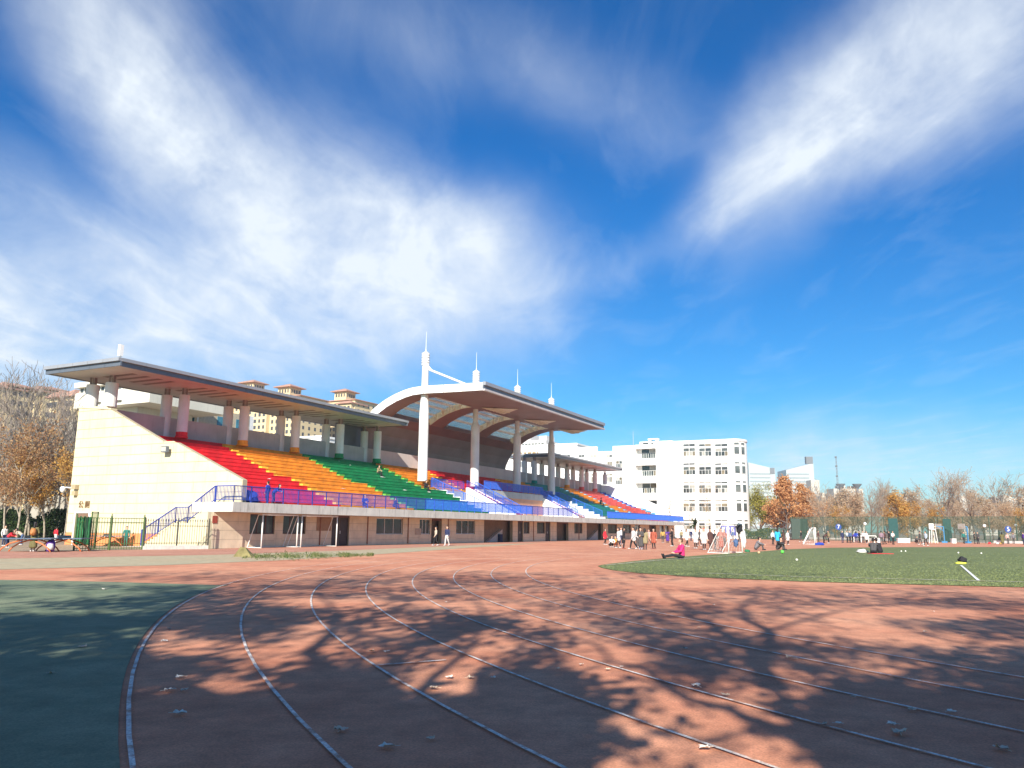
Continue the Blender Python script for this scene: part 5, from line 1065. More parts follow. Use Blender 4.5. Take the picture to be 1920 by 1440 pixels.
# on the red apron before the stand
person('walk', pp(817, 1023), -70, 'beige', 'black', 'white', 'person in beige sweater and black trousers walking past the ground-floor window', .98)
person('walk', pp(838, 1023.5), -30, 'navy', 'white', 'white', 'person in dark jacket and white trousers walking before the open door', 1.02)
person('stand_long', pp(849, 1018), 10, 'navy', 'denim', 'white', 'person in navy top and denim skirt just behind the white trousers', .95)
person('coat', pp(830, 1017), 170, 'black', 'black', 'white', 'long-haired person in black going into the open door', .96)
G = 'students gathered before the far stand'
for (x, y, ps, fc, a, b, c_, lab, s) in (
        (1134.5, 1021.5, 'walk_long', 60, 'red', 'black', 'white', 'person in bright red jacket and black trousers apart from the others', .96),
        (1146, 1026.5, 'squat', 30, 'white', 'black', 'white', 'person in white jacket squatting beside an orange-clad one', 1.0),
        (1155, 1025, 'squat', -40, 'orange', 'rust', 'dkgrey', 'person in orange vest squatting', .95),
        (1160, 1027.5, 'walk_long', -80, 'white', 'black', 'white', 'person in white jacket bending over the squatting pair', 1.0),
        (1169.5, 1029, 'coat', 80, 'black', 'black', 'rust', 'person in black spotted padded coat back to back with a white jacket', 1.0),
        (1165, 1021, 'stand', 0, 'white', 'navy', 'white', 'tall person in white shirt looking over two heads', 1.06),
        (1188, 1029.5, 'stride', -75, 'white', 'black', 'white', 'person in loose white jacket striding in wide black trousers', 1.03),
        (1194, 1026, 'stand', 100, 'white', 'dkgrey', 'white', 'person in white top half hidden behind the striding one', .98),
        (1201.5, 1030.5, 'longcoat', -20, 'dkgrey', 'denim', 'white', 'person in ankle-length charcoal coat holding papers', 1.0),
        (1209.5, 1030.5, 'coat', 160, 'khaki', 'black', 'dkgrey', 'person in khaki parka next to the charcoal coat', .97),
        (1217.5, 1021.5, 'walk_long', -60, 'blush', 'dkgrey', 'rust', 'person in blush jacket with backpack walking off', .96),
        (1226, 1029.5, 'coat', -30, 'rust', 'black', 'rust', 'person in rust-red coat over a short black skirt', .98),
        (1243, 1018.5, 'stand_long', 170, 'ochre', 'dkgrey', 'white', 'person in ochre yellow sweater by the far doors', .97),
        (1252, 1018, 'longcoat', 150, 'purple', 'black', 'dkgrey', 'person in long dark purple coat by the far doors', .97),
        (1261, 1024.5, 'reach', -100, 'black', 'black', 'white', 'person in black jacket and wide trousers reaching forward', 1.02),
        (1288, 1025, 'walk_long', 60, 'white', 'black', 'white', 'person in cream-white coat alone beside the seated pink jacket', .98),
        (1296, 1014, 'stand', 20, 'navy', 'navy', 'black', 'person in navy jacket far behind the white coats', 1.0),
        (1305, 1028.5, 'coat', -50, 'white', 'black', 'white', 'person in white coat with dark bobbed hair walking with a red-capped friend', .98),
        (1312, 1023.5, 'walk_long', -60, 'dkgrey', 'black', 'white', 'person in charcoal top stepping behind the white coat', .97),
        (1332.5, 1031, 'coat', 30, 'brown', 'black', 'white', 'person in dark brown padded coat next to the red cap', 1.0),
        (1341, 1030, 'walk', 20, 'black', 'dkgrey', 'white', 'person in black top and patterned trousers behind the goal frame', .92),
        (1352.5, 1031.5, 'longcoat', -10, 'rust', 'brown', 'white', 'person in long rust plaid coat seen through the goal', 1.02),
        (1359, 1026, 'stand_long', -50, 'rust', 'dkgrey', 'white', 'person in red-brown jacket next to the plaid coat', .97),
        (1367, 1019, 'stand', 90, 'white', 'ice', 'white', 'person in white shirt behind the goal post', 1.0),
        (1374, 1016, 'stand', 10, 'denim', 'grey', 'white', 'person in faded denim jacket before the blue banner', 1.0),
        (1386, 1016, 'reach', 100, 'olive', 'black', 'dkgrey', 'person in olive jacket leaning under the crossbar', 1.0),
        (1393, 1014, 'stand', -40, 'white', 'black', 'white', 'person in white top standing behind the far goal post', .97),
        (1278, 1016, 'stand', 180, 'khaki', 'dkgrey', 'dkgrey', 'person in khaki seen from behind by the parked scooter', .95)):
    person(ps, pp(x, y), fc, a, b, c_, lab, s, group=G)
person('coat', pp(1320.5, 1031), 10, 'white', 'black', 'white', 'person in white padded coat wearing a red cap', 1.0, M_redhat, G)
person('sit_legs', pp(1278, 1048), -82, 'pink', 'black', 'black', 'person in hot pink jacket sitting on the turf edge with legs stretched out', 1.18, M_brownhair)
person('hug', pp(1418, 1031.5), 70, 'grey', 'dkgrey', 'black', 'person in grey jacket and cap sitting hunched by the goal', 1.22)
G = 'students around the pitch'
for (x, hp, ps, fc, a, b, c_, lab, s) in (
        (1448.5, 26, 'stand_long', 30, 'white', 'black', 'black', 'person in white jacket beside the sky-blue one', .98), (1457.5, 28.5, 'coat', 180, 'sky', 'dkgrey', 'black', 'person in vivid sky-blue padded jacket seen from behind', 1.06),
        (1469, 25.5, 'longcoat', -120, 'brown', 'black', 'black', 'person in long dark coat between blue jacket and a white one', 1.0), (1476.5, 26.5, 'coat', 40, 'white', 'black', 'white', 'person in white coat next to the long dark coat', .98),
        (1502, 20.5, 'walk', -100, 'black', 'dkgrey', 'white', 'person in black running toward the small goal', 1.0), (1514, 20, 'walk', 80, 'olive', 'dkgrey', 'white', 'person in olive running away from the small goal', 1.0), (1534, 20, 'stand', 40, 'brown', 'dkgrey', 'black', 'person in brown standing inside the small goal', 1.0),
        (1545, 22, 'lean', 90, 'brown', 'black', 'black', 'person in brown jacket bending at the small goal post', 1.0), (1553, 22.5, 'stand', -90, 'khaki', 'black', 'white', 'person in tan jacket facing the bending one', 1.0), (1579, 21.5, 'stand', 10, 'navy', 'navy', 'black', 'person in navy track suit standing alone', 1.0),
        (1588, 21, 'fold', 30, 'ice', 'black', 'black', 'person in pale blue-grey jacket at the edge of the huddle', 1.0), (1593.5, 21.5, 'stand', -60, 'denim', 'black', 'black', 'person in denim-blue jacket in the huddle', 1.0), (1599, 20.5, 'lean', 100, 'purple', 'black', 'black', 'person in purple-blue bending inside the huddle', 1.0), (1605, 21, 'stand_long', 160, 'blue', 'navy', 'black', 'person in blue jacket with back turned in the huddle', .98), (1611, 21, 'reach', -90, 'black', 'black', 'black', 'person in black reaching into the huddle', 1.0),
        (1618, 21.5, 'stand', -50, 'white', 'dkgrey', 'black', 'person in white shirt joining the huddle', 1.0), (1624, 22, 'coat', 20, 'white', 'black', 'white', 'person in white coat with long dark hair near the huddle', .98),
        (1652, 24.5, 'walk', 150, 'mauve', 'dkgrey', 'black', 'person in mauve-grey jacket above the seated pair', 1.0), (1658, 23.5, 'walk', -140, 'brown', 'black', 'black', 'person in dark brown next to the mauve jacket', 1.0), (1667, 21, 'wave', -90, 'black', 'black', 'black', 'person in black kicking with one arm raised', 1.0), (1673.5, 24, 'fold', 20, 'white', 'black', 'black', 'person in white top with arms folded beside the kicker', 1.0),
        (1724, 24, 'walk', 80, 'dkgrey', 'dkgrey', 'white', 'person in dark grey running at a ball', 1.0), (1735, 26, 'walk', -80, 'ice', 'black', 'white', 'person in pale blue top and black shorts facing the ball', 1.0), (1806, 21, 'walk', 10, 'teal', 'black', 'black', 'person in teal striped jersey jogging by the blue frame', 1.0), (1826, 21, 'stand', 60, 'black', 'black', 'black', 'person in black jacket at the kerb, one of a dark pair', 1.0), (1832.5, 21.5, 'reach', -60, 'dkgrey', 'black', 'black', 'person in charcoal jacket at the kerb, other of a dark pair', 1.0),
        (1878, 22, 'longcoat', 170, 'olive', 'black', 'black', 'person in long dark olive coat before the number five sign', 1.0), (1888, 20.5, 'stand', 10, 'blush', 'dkgrey', 'dkgrey', 'child in pale pink jacket beside the long olive coat', .95), (1899, 20.5, 'stand_long', -10, 'grey', 'dkgrey', 'dkgrey', 'person in grey-green top with black scarf beside the pale pink child', .95), (1918, 22, 'stand', -90, 'purple', 'navy', 'black', 'person in vivid purple jacket cut by the picture edge', 1.0)):
    person(ps, pp(x, 0, hp), fc, a, b, c_, lab, s, group=G)
person('hug', pp(1459, 1031), 40, 'black', 'dkgrey', 'black', 'person in black sitting on the turf at the feet of the sky-blue jacket', 1.2)
person('hug', pp(1638, 1037.5), 150, 'dkgrey', 'black', 'black', 'person in charcoal jacket sitting on a red mat, back turned', 1.25); person('hug', pp(1650, 1037.5), 200, 'black', 'black', 'black', 'person in black sitting on the red mat beside a charcoal jacket', 1.25)
person('squat', at_g(1717, 118), 30, 'dkgrey', 'black', 'black', 'person in dark grey squatting near the ball players', 1.0)
# left end
wm = pp(61, 1035); person('longcoat', wm, 170, 'olive', 'dkgrey', 'white', 'woman in olive coat standing by the ping-pong table', .98)
person('lean', pp(14, 1027), 85, 'red', 'navy', 'white', 'child in red leaning over the ping-pong table', .82); person('stand', pp(6, 1024), 70, 'white', 'navy', 'white', 'person in white jacket by the far end of the ping-pong table', .86); person('lean', pp(38, 1022), -80, 'beige', 'denim', 'white', 'person in beige leaning on the ping-pong table from behind', .86)
person('stand', pp(103, 1018), 160, 'red', 'white', 'white', 'child in red and white behind the second ping-pong table', .8)
person('stand', pp(235, 1024.5), 20, 'teal', 'teal', 'black', 'child in teal track suit standing behind the green fence', .86); person('fold', pp(297, 1023.5), 180, 'khaki', 'black', 'black', 'child in plaid khaki jacket behind the dark spear-topped fence', .74)
# in the stand (seats are tiers, feet on the tier below)
def seat(px, py, row):
    v0, v1, w = ROWS[row]; p = onv(px, py, v0 + .12); return S(p.x, v0 + .12, w)
def floor(px): p = onv(px, 938, -.9); return S(p.x, -.95, SL1)
FS = math.degrees(SRZ) 
person('bench', seat(709, 886, 10), FS - 0, 'khaki', 'black', 'white', 'person in khaki jacket sitting high on the green tiers', 1.05); person('bench', seat(797, 921, 6), FS, 'black', 'black', 'white', 'person in black sitting on the green tiers near the stairs', 1.05)
person('lean', floor(513), FS + 10, 'blue', 'navy', 'black', 'student in blue uniform leaning on the rail before the red tiers', 1.0); person('stand', floor(500), FS + 190, 'blue', 'navy', 'black', 'student in blue and white uniform, back to the rail before the red tiers', .97)
person('bench', seat(683, 947, 0), FS - 30, 'blue', 'blue', 'white', 'student in blue uniform sitting on the lowest orange tier', 1.1); person('bench', seat(739, 950, 0), FS + 30, 'navy', 'navy', 'white', 'student in navy sitting low where orange tiers meet green', 1.05)
person('bench', seat(1126, 940, 6), FS, 'dkgrey', 'black', 'black', 'person in dark clothes sitting alone on the coral tiers', 1.25); person('bench', seat(1212, 960, 1), FS, 'black', 'black', 'black', 'person in black sitting near the far end wall, one of a pair', 1.2); person('bench', seat(1219, 961, 1), FS, 'dkgrey', 'black', 'black', 'person in charcoal sitting near the far end wall, other of a pair', 1.2)
# ---------------------------------------------------------------- goals, fences, tables and small things
M_goal = mat('white_goal_paint', (.80, .79, .75), .5, .06, 3); M_net = mat('net_cord', (.62, .62, .6), .8)
def goal(label, nb, fb, back, h, group, net=True, top=.28):
    """nb, fb: bases of the two front posts; back: vector from the front to the back of the base"""
    nb, fb, back = Vector(nb), Vector(fb), Vector(back); T = thing('football_goal', label, 'goal', nb, 0, group); d = fb - nb; Z = Vector((0, 0, 1)); R = .05
    for p in (Vector(), d):
        mb = MB(); mb.tube([p, p + Z * h], R, 10); mb.build('post', M_goal, T, True)
    mb = MB(); mb.tube([Z * h - d.normalized() * R, d + Z * h + d.normalized() * R], R, 10); mb.build('crossbar', M_goal, T, True)
    tb_ = back * top
    for p in (Vector(), d):
        mb = MB(); mb.tube([p + Z * (h - .02), p + tb_ + Z * (h - .02), p + back + Z * .04, p + Z * .04], .03, 8); mb.build('side_frame', M_goal, T, True)
    mb = MB(); mb.tube([back + Z * .04, d + back + Z * .04], .03, 8); mb.build('ground_bar', M_goal, T, True)
    mb = MB(); mb.tube([tb_ + Z * (h - .02), d + tb_ + Z * (h - .02)], .025, 8); mb.build('rear_bar', M_goal, T, True)
    if net:
        mb = MB(); n = 16; m = 12
        for i in range(n + 1):
            p = d * (i / n); mb.tube([p + tb_ + Z * (h - .05), p + back * .72 + Z * h * .42, p + back + Z * .05], .006, 3, False)
        for j in range(m + 1):
            t = j / m; q = (tb_ + Z * (h - .05)).lerp(back + Z * .05, t); mb.tube([q, q + d * .5 - back * .05, q + d], .006, 3, False)
        for p in (Vector(), d):
            for i in range(7):
                t = i / 7; a = p + (tb_ * (1 - t)); mb.tube([p + back * t + Z * .05, p + tb_ * min(1, t + .1) + Z * (h * (1 - .2 * t))], .006, 3, False)
        mb.build('net', M_net, T, fix=False)
    return T
for p0, p1, lab in ((489.5, 556, 'bare white goal frame before the brown windows under the red tiers'), (563.5, 630, 'bare white goal frame beside the dark double door')):
    u0, u1 = onv(p0, 1027, -1.5).x, onv(p1, 1024, -1.5).x; goal(lab, S(u0, -1.5), S(u1, -1.5), SV * 1.35, 2.4, 'bare goal frames leaning by the stand wall', False, .32)
a, b = gnd(1366.5, 1038.5), gnd(1395, 1036.5); back = gnd(1328, 1037.5) - a
goal('white netted goal hung with clothes next to the hunched grey jacket', a, a + (b - a).normalized() * 3.2, back.normalized() * 1.5, 2.0, 'netted goals on the pitch')
a2 = at_g(1529, 98); goal('smaller looking white netted goal with people around it, by the redwoods', a2, a2 + Vector((.9, 2.9, 0)), Vector((-1.45, .1, 0)), 2.0, 'netted goals on the pitch')
def cloth_lump(name, label, cat, loc, size, color, seed, hang=False):
    """soft crumpled heap or hanging cloth: a displaced rounded grid"""
    rg = random.Random(seed); bm = bmesh.new(); bmesh.ops.create_icosphere(bm, subdivisions=3, radius=1.0); me = bpy.data.meshes.new(name)
    ph = [rg.uniform(0, 6) for _ in range(6)]
    for v in bm.verts:
        c = v.co; k = 1 + .16 * math.sin(c.x * 4 + ph[0]) * math.sin(c.y * 5 + ph[1]) + .12 * math.sin(c.z * 7 + ph[2] + c.x * 3)
        v.co = Vector((c.x * k * size[0], c.y * k * size[1], c.z * k * size[2]))
        if not hang: v.co.z = max(v.co.z, -size[2] * .55) + size[2] * .55
    bm.to_mesh(me); bm.free(); me.polygons.foreach_set('use_smooth', [True] * len(me.polygons)); me.materials.append(color); o = link(name, me, None, loc); tag(o, label, cat); return o
cloth_lump('bag', 'green bag lying at the foot of the clothes-hung goal', 'bag', gnd(1401, 1035), (.2, .15, .13), mat('green_bag', (.02, .16, .07), .8), 1)
cl = cloth_lump('jacket', 'white jacket hanging on the far goal post', 'jacket', b + Vector((0, -.1, .95)), (.16, .13, .62), CLOTH['white'], 2, True)
o = cloth_lump('bag', 'blue drawstring bag hanging in the goal mouth', 'bag', a + (b - a).normalized() * 1.76 + Vector((0, 0, .72)), (.16, .13, .27), CLOTH['denim'], 3, True)
mb = MB(); mb.tube([(-.03, 0, .2), (0, 0, 1.27)], .012, 5); mb.tube([(.04, 0, .2), (0, 0, 1.27)], .012, 5); mb.build('cord', CLOTH['navy'], o)
cloth_lump('jacket', 'dark jacket thrown over the crossbar corner', 'jacket', a + (b - a) * .88 + Vector((-.15, 0, 1.72)), (.24, .1, .34), CLOTH['black'], 4, True)
mt = gnd(1645, 1038.5); o = MB(); o.box(-.55, 1.0, -.4, .4, 0, .03); tag(link('mat', o.mesh('mat', CLOTH['red']), None, mt + Vector((0, 0, .012))), 'thin red mat under the two seated people in dark jackets', 'mat')
cloth_lump('bag', 'white plastic bag lying on the turf near the red mat', 'bag', gnd(1617, 1036.5), (.42, .25, .18), CLOTH['white'], 5)
cloth_lump('jacket', 'black jacket heaped on the turf beside the painted line', 'jacket', gnd(1805, 1055), (.2, .17, .2), CLOTH['black'], 6); cloth_lump('jacket', 'bright yellow vest under the heaped black jacket', 'jacket', gnd(1801, 1057.5), (.27, .15, .07), mat('neon_vest', (.7, .72, .08), .8), 7)
cloth_lump('bag', 'blue sports bag lying by the small goal', 'bag', at_g(1535, 94), (.5, .3, .2), CLOTH['blue'], 8); cloth_lump('jacket', 'blue tarpaulin bag before the red tiers at the end wall', 'bag', S(onv(460, 940, -.5).x, -.75, SL1), (.75, .45, .55), CLOTH['blue'], 9)
def ball(px, py, r, m, label, D=None):
    g = gnd(px, py) if D is None else at_g(px, D); bm = bmesh.new(); bmesh.ops.create_icosphere(bm, subdivisions=3, radius=r); me = bpy.data.meshes.new('ball'); bm.to_mesh(me); bm.free()
    me.polygons.foreach_set('use_smooth', [True] * len(me.polygons)); me.materials.append(m); me.materials.append(CLOTH['black'])
    for p in me.polygons:
        if (p.index * 7) % 11 == 0: p.material_index = 1
    tag(link('ball', me, None, (g.x, g.y, .02 + r)), label, 'ball', 'balls on the pitch')
M_ballw = mat('ball_white', (.8, .78, .7), .5)
ball(1467, 1038.5, .12, mat('ball_green', (.12, .6, .08), .5), 'bright green ball on the turf'); ball(1423, 1039, .09, mat('ball_orange', (.62, .4, .22), .5), 'tan ball near the hunched grey jacket')
for px, py, lab in ((1494, 1052.5, 'small white ball on open turf below the green ball'), (1690, 1035.5, 'small white ball right of the red mat, one of two close together'), (1698, 1035.3, 'small white ball right of the red mat, other of two close together'), (1797, 1038.5, 'small white ball above the heaped black jacket'), (1840, 1039.5, 'small white ball on the turf past the painted line')): ball(px, py, .06, M_ballw, lab)
ball(1730, 0, .12, M_ballw, 'white football between the two ball players', 104)
for px, m, lab in ((1868, CLOTH['white'], 'white box on the kerb side of the track'), (1875, CLOTH['ochre'], 'yellow bucket beside the white box'), (1853.5, CLOTH['red'], 'red marker by the kerb')):
    g = at_g(px, 118); mb = MB(); mb.lathe([(.26, 0), (.3, .05), (.24, .42), (.20, .45)], (0, 0, 0), 10); o = tag(link('marker', mb.mesh('marker', m), None, g), lab, 'marker'); o.scale = (.62,) * 3
# ping-pong tables with orange arched legs
M_tt = mat('table_top_blue', (.10, .14, .2), .4); M_leg = mat('orange_leg', (.62, .16, .05), .5)
def table(px, py, rz, label, W=2.7):
    g = gnd(px, py); T = thing('ping_pong_table', label, 'table', g, rz, 'ping-pong tables'); mb = MB(); mb.box(-W / 2, W / 2, -.76, .76, .72, .77); mb.build('table_top', M_tt, T)
    for sx in (-1, 1):
        for sy in (-.55, .55):
            mb = MB(); pts = [(sx * (W / 2 - .05), sy, 0), (sx * (W / 2 - .22), sy, .22), (sx * (W / 2 - .6), sy, .48), (sx * (W / 2 - 1.05), sy, .62), (sx * (W / 2 - 1.3), sy, .70)]; mb.tube(pts, .04, 8); mb.build('leg', M_leg, T, True)
    mb = MB(); mb.box(-.015, .015, -.8, .8, .77, .92); mb.build('net_board', M_tt, T)
    return g
t1 = table(55, 1034.5, .1, 'blue ping-pong table beside the olive coat', 2.9); t2 = table(118, 1033.5, .05, 'blue ping-pong table with a backpack on it, next to the green fence', 2.7)
table(200, 1024, .1, 'dark ping-pong table half hidden by the green fence', 2.7)
bp = gnd(103, 1034.5); bp.z = 0
mb = MB(); mb.lathe([(.05, 0), (.2, .04), (.24, .3), (.22, .55), (.12, .68), (.03, .7)], (0, 0, 0), 14); T = thing('backpack', 'purple and white backpack leaning at the ping-pong table', 'backpack', bp + Vector((0, -.5, 0)), .4); mb.build('bag_body', CLOTH['purple'], T, True)
mb = MB(); mb.lathe([(.03, 0), (.17, .03), (.19, .2), (.15, .36), (.04, .4)], (0, -.12, .1), 12); mb.build('front_pocket', CLOTH['white'], T, True); mb = MB(); mb.tube([(-.08, .2, .6), (-.1, .3, .4), (-.09, .2, .12)], .02, 6); mb.build('strap', CLOTH['purple'], T)
mb = MB(); mb.lathe([(.03, 0), (.15, .03), (.17, .2), (.13, .38), (.03, .42)], (0, 0, 0), 12); T = thing('backpack', 'orange-brown backpack worn by the woman in the olive coat', 'backpack', wm + Vector((.04, -.22, .92)), 0); mb.build('bag_body', mat('tan_leather', (.42, .17, .05), .6), T, True)
mb = MB(); mb.lathe([(.02, 0), (.09, .02), (.1, .12), (.03, .16)], (0, -.11, .06), 10); mb.build('front_pocket', MATS['tan_leather'], T, True)
# green gate fence and spear-topped fence
def fence(name, label, a, b, h, gap, m, post, spear, z0=0.0, rails=(.12, .9)):
    a, b = Vector(a), Vector(b); T = thing(name, label, 'fence', a); d = b - a; Ld = d.length; Z = Vector((0, 0, 1)); n = int(Ld / gap); zz = Z * z0
    for f in rails: mb = MB(); mb.bar(zz + Z * h * f, d + zz + Z * h * f, .045, .04); mb.build('rail', m, T)
    for k in range(n + 1):
        p = d * (k / n) + zz; mb = MB(); mb.bar(p + Z * .02, p + Z * h, .022)
        if spear: mb.lathe([(.012, 0), (.035, .06), (.002, .2)], tuple(p + Z * h), 5)
        mb.build('bar', m, T)
    npst = max(1, round(Ld / post))
    for k in range(npst + 1):
        p = d * (k / npst) + zz * 0; mb = MB(); mb.bar(p, p + zz + Z * (h + .12), .085); mb.lathe([(.02, 0), (.05, .06), (.0, .16)], tuple(p + zz + Z * (h + .12)), 6); mb.build('post', m, T)
    return T
M_gf = mat('green_fence_paint', (.07, .12, .035), .5, .25, 4); M_df = mat('dark_fence_paint', (.045, .042, .03), .5, .25, 4)
f0, f1, f2 = gnd(138, 1032.5), gnd(266, 1030.8), gnd(389, 1029.6)
fence('green_fence', 'green metal fence with plain bars before the lavatory door', f0, f1, 2.0, .16, M_gf, 1.9, False, 0, (.06, .2, .86, .99))
fence('spear_fence', 'dark spear-topped fence on a tiled plinth along the side stairs', f1 + (f2 - f1) * .02, f2, 1.55, .155, M_df, 2.2, True, .26, (.1, .82))
T = thing('fence_plinth', 'low pale tiled plinth under the spear-topped fence', 'plinth', f1); d = f2 - f1; rzp = math.atan2(d.y, d.x); T.rotation_euler.z = rzp; nt_ = 18
mb = MB(); mb.box(0.02, d.length - .02, -.12, .12, 0, .245); mb.build('core', M_conc, T)
for k in range(nt_): mb = MB(); w_ = d.length / nt_; mb.box(w_ * k + .006, w_ * (k + 1) - .006, -.135, -.119, .005, .25); mb.build('tile', mat('plinth_tile', (.58, .54, .49), .5), T)
T = thing('open_gate', 'green gate leaf standing open against the green fence', 'gate', gnd(166, 1032)); gdir = (gnd(186, 1030.5) - gnd(166, 1032)).normalized() * 1.1; mb = MB(); Z = Vector((0, 0, 1))
mb.tube([Z * .05, Z * 2.35, gdir + Z * 2.35, gdir + Z * .05, Z * .05], .035, 6); mb.build('gate_frame', M_gf, T)
for k in range(1, 7): mb = MB(); mb.bar(gdir * (k / 7) + Z * .08, gdir * (k / 7) + Z * 2.33, .022); mb.build('bar', M_gf, T)
# green cloths hung over the fence
M_gc = mat('green_cloth', (.03, .16, .06), .8, .3, 5)
for i, (px, w_, dk) in enumerate(((148, .42, 0), (157, .34, 1), (163, .22, 0))):
    g = gnd(px, 1032.2) + Vector((0, -.12, 0)); mb = MB(); n = 14; vs = []; fs = []
    for j in range(9):
        for k in range(n + 1): x = (k / n - .5) * w_ * (1 - .12 * math.sin(j)); vs.append((x, -.05 * math.sin(k * 1.5 + i) - .03 * (1 - abs(j - 4) / 4), 2.02 - j * .21 - .05 * math.sin(k * .8 + i)))
    for j in range(8):
        for k in range(n): q = j * (n + 1) + k; fs.append((q, q + 1, q + n + 2, q + n + 1))
    mb.add(vs, fs); off = len(vs); mb.add([(x, y + .045, z) for x, y, z in vs], [tuple(reversed(f)) for f in fs])
    o = mb.build('hanging_cloth', M_gc if not dk else mat('dark_green_cloth', (.012, .05, .025), .85), None, True, fix=False); o.location = g; tag(o, ['wide green cloth hung over the fence top', 'dark green cloth hung between two lighter ones', 'narrow green cloth hung beside the open gate'][i], 'cloth', 'cloths on the green fence')
# camera, floodlight on the end wall
p = onu(143, 915, UE); T = thing('security_camera', 'white dome camera on a bracket at the corner of the end wall', 'camera', S(UE, p.y, p.z), SRZ); mb = MB(); mb.tube([(0, .4, 0), (-.25, .9, .05), (-.25, 1.25, 0)], .05, 8); mb.build('bracket', M_white, T); mb = MB(); mb.lathe([(.05, .2), (.2, .12), (.22, -.1), (.12, -.28), (.02, -.32)], (-.25, 1.3, -.05), 12); mb.build('camera_body', M_white, T, True)
mb = MB(); mb.box(-.35, 0, -.35, .15, -.1, .25).box(-.3, 0, -.3, .1, -.6, -.25); mb.build('junction_box', mat('tan_box', (.42, .33, .2), .7), T)
p = onu(318, 844, UE); T = thing('floodlight', 'square dark floodlight fixed high on the sloping end wall', 'floodlight', S(UE, p.y, p.z), SRZ); mb = MB(); mb.tube([(0, 0, 0), (-.3, 0, .05)], .04, 8); mb.build('arm', M_fascia_lo, T); mb = MB(); mb.box(-.55, -.3, -.3, .3, -.2, .25); mb.build('lamp_housing', M_fascia_lo, T); mb = MB(); mb.box(-.57, -.551, -.24, .24, -.14, .19); mb.build('lens', mat('lamp_lens', (.5, .47, .4), .2), T)
# plastic chairs, scooters, bin against the ground-floor wall
M_pl = mat('white_plastic', (.62, .59, .53), .5)
def chair(px, py, rz, label, m=M_pl):
    g = gnd(px, py); T = thing('plastic_chair', label, 'chair', g, rz, 'chairs by the stand wall'); mb = MB(); mb.box(-.23, .23, -.23, .23, .42, .45); mb.build('seat', m, T)
    mb = MB()
    for k in range(5): mb.bar((-.2 + k * .1, .23, .46), (-.2 + k * .1, .28, .9), .05, .02)
    mb.bar((-.24, .285, .9), (.24, .285, .9), .05, .05); mb.build('backrest', m, T)
    for sx in (-1, 1):
        for sy in (-1, 1): mb = MB(); mb.bar((.2 * sx, .2 * sy, .42), (.23 * sx, .23 * sy, 0), .035); mb.build('leg', m, T)
for i, px in enumerate((676, 684, 690, 722, 732, 742, 749, 806)): chair(px, 1019.5 - (px - 676) * .033, SRZ + math.pi * 1.5 + .3 * math.sin(i * 2), ['white plastic chair next to the rusty downpipe, nearest the double door', 'white plastic chair in the middle of three by the downpipe', 'white plastic chair third from the double door', 'white plastic chair under the left pane of the wide window', 'white plastic chair under the middle of the wide window', 'white plastic chair under the right pane of the wide window', 'white plastic chair just past the wide window', 'brown chair beside the walking person'][i], M_pl if i < 7 else mat('brown_plastic', (.2, .08, .06), .5))
def scooter(px, py, rz, label, m):
    g = gnd(px, py); T = thing('scooter', label, 'scooter', g, rz, 'parked scooters')
    for x in (-.6, .6): 
        mb = MB(); n = 16; R1, r1 = .2, .055; vs = [((R1 + r1 * math.cos(b_)) * math.cos(a_) + x, r1 * math.sin(b_), (R1 + r1 * math.cos(b_)) * math.sin(a_) + .255) for a_ in [2 * math.pi * i / n for i in range(n)] for b_ in [2 * math.pi * j / 6 for j in range(6)]]
        fs = [(i * 6 + j, i * 6 + (j + 1) % 6, ((i + 1) % n) * 6 + (j + 1) % 6, ((i + 1) % n) * 6 + j) for i in range(n) for j in range(6)]; mb.add(vs, fs); w = mb.build('wheel', CLOTH['black'], T, True); mb = MB(); mb.tube([(x, -.03, .255), (x, .03, .255)], .12, 10); mb.build('rim', M_fascia, w)
    mb = MB(); mb.prism([(-.75, .42), (-.8, .7), (-.2, .74), (-.05, .42), (.3, .36), (.42, .85), (.52, .85), (.5, .34), (.2, .28), (-.5, .3)], 'y', -.16, .16); mb.build('body', m, T)
    mb = MB(); mb.box(-.78, -.1, -.15, .15, .741, .82); mb.build('seat', CLOTH['black'], T)
    mb = MB(); mb.tube([(.6, 0, .3), (.46, 0, .95), (.44, 0, 1.02)], .03, 8); mb.tube([(.42, -.32, 1.04), (.44, 0, 1.02), (.42, .32, 1.04)], .02, 6); mb.build('handlebar', CLOTH['black'], T); mb = MB(); mb.lathe([(.02, -.08), (.09, 0), (.02, .08)], (.53, 0, .86), 8); mb.build('headlight', M_white, T)
scooter(1078, 1009.8, SRZ + 1.9, 'red scooter parked against the ground-floor pier', CLOTH['red']); scooter(1272, 1010.5, .3, 'white and green scooter parked beyond the end of the stand', mat('mint_paint', (.5, .62, .56), .4)); scooter(1010, 1011.2, SRZ + 1.6, 'cream scooter parked before the brown window', CLOTH['beige'])
u = U(942); T = thing('bin', 'navy bin in the passage under the slab', 'bin', S(u, .3), SRZ); mb = MB(); mb.prism([(-.25, 0), (.25, 0), (.3, .85), (-.3, .85)], 'y', -.2, .2); mb.build('bin_body', CLOTH['navy'], T); mb = MB(); mb.box(-.32, .32, -.22, .22, .851, .92); mb.build('lid', CLOTH['navy'], T)
# noticeboards on the lower wall
for px0, px1, w0, w1, m in ((396 + 2, 407, 1.75, 2.25, mat('red_notice', (.32, .06, .04), .7)), (594, 621, 1.25, 2.4, mat('brown_notice', (.34, .2, .12), .8)), (779, 790, .9, 1.5, mat('grey_notice', (.42, .33, .26), .8))):
    mb = MB(); v = -.16 if px0 < 420 else -.03; mb.box(onv(px0, 985, v).x, onv(px1, 985, v).x, v, v + .025, w0, w1); part(mb, 'noticeboard', m)
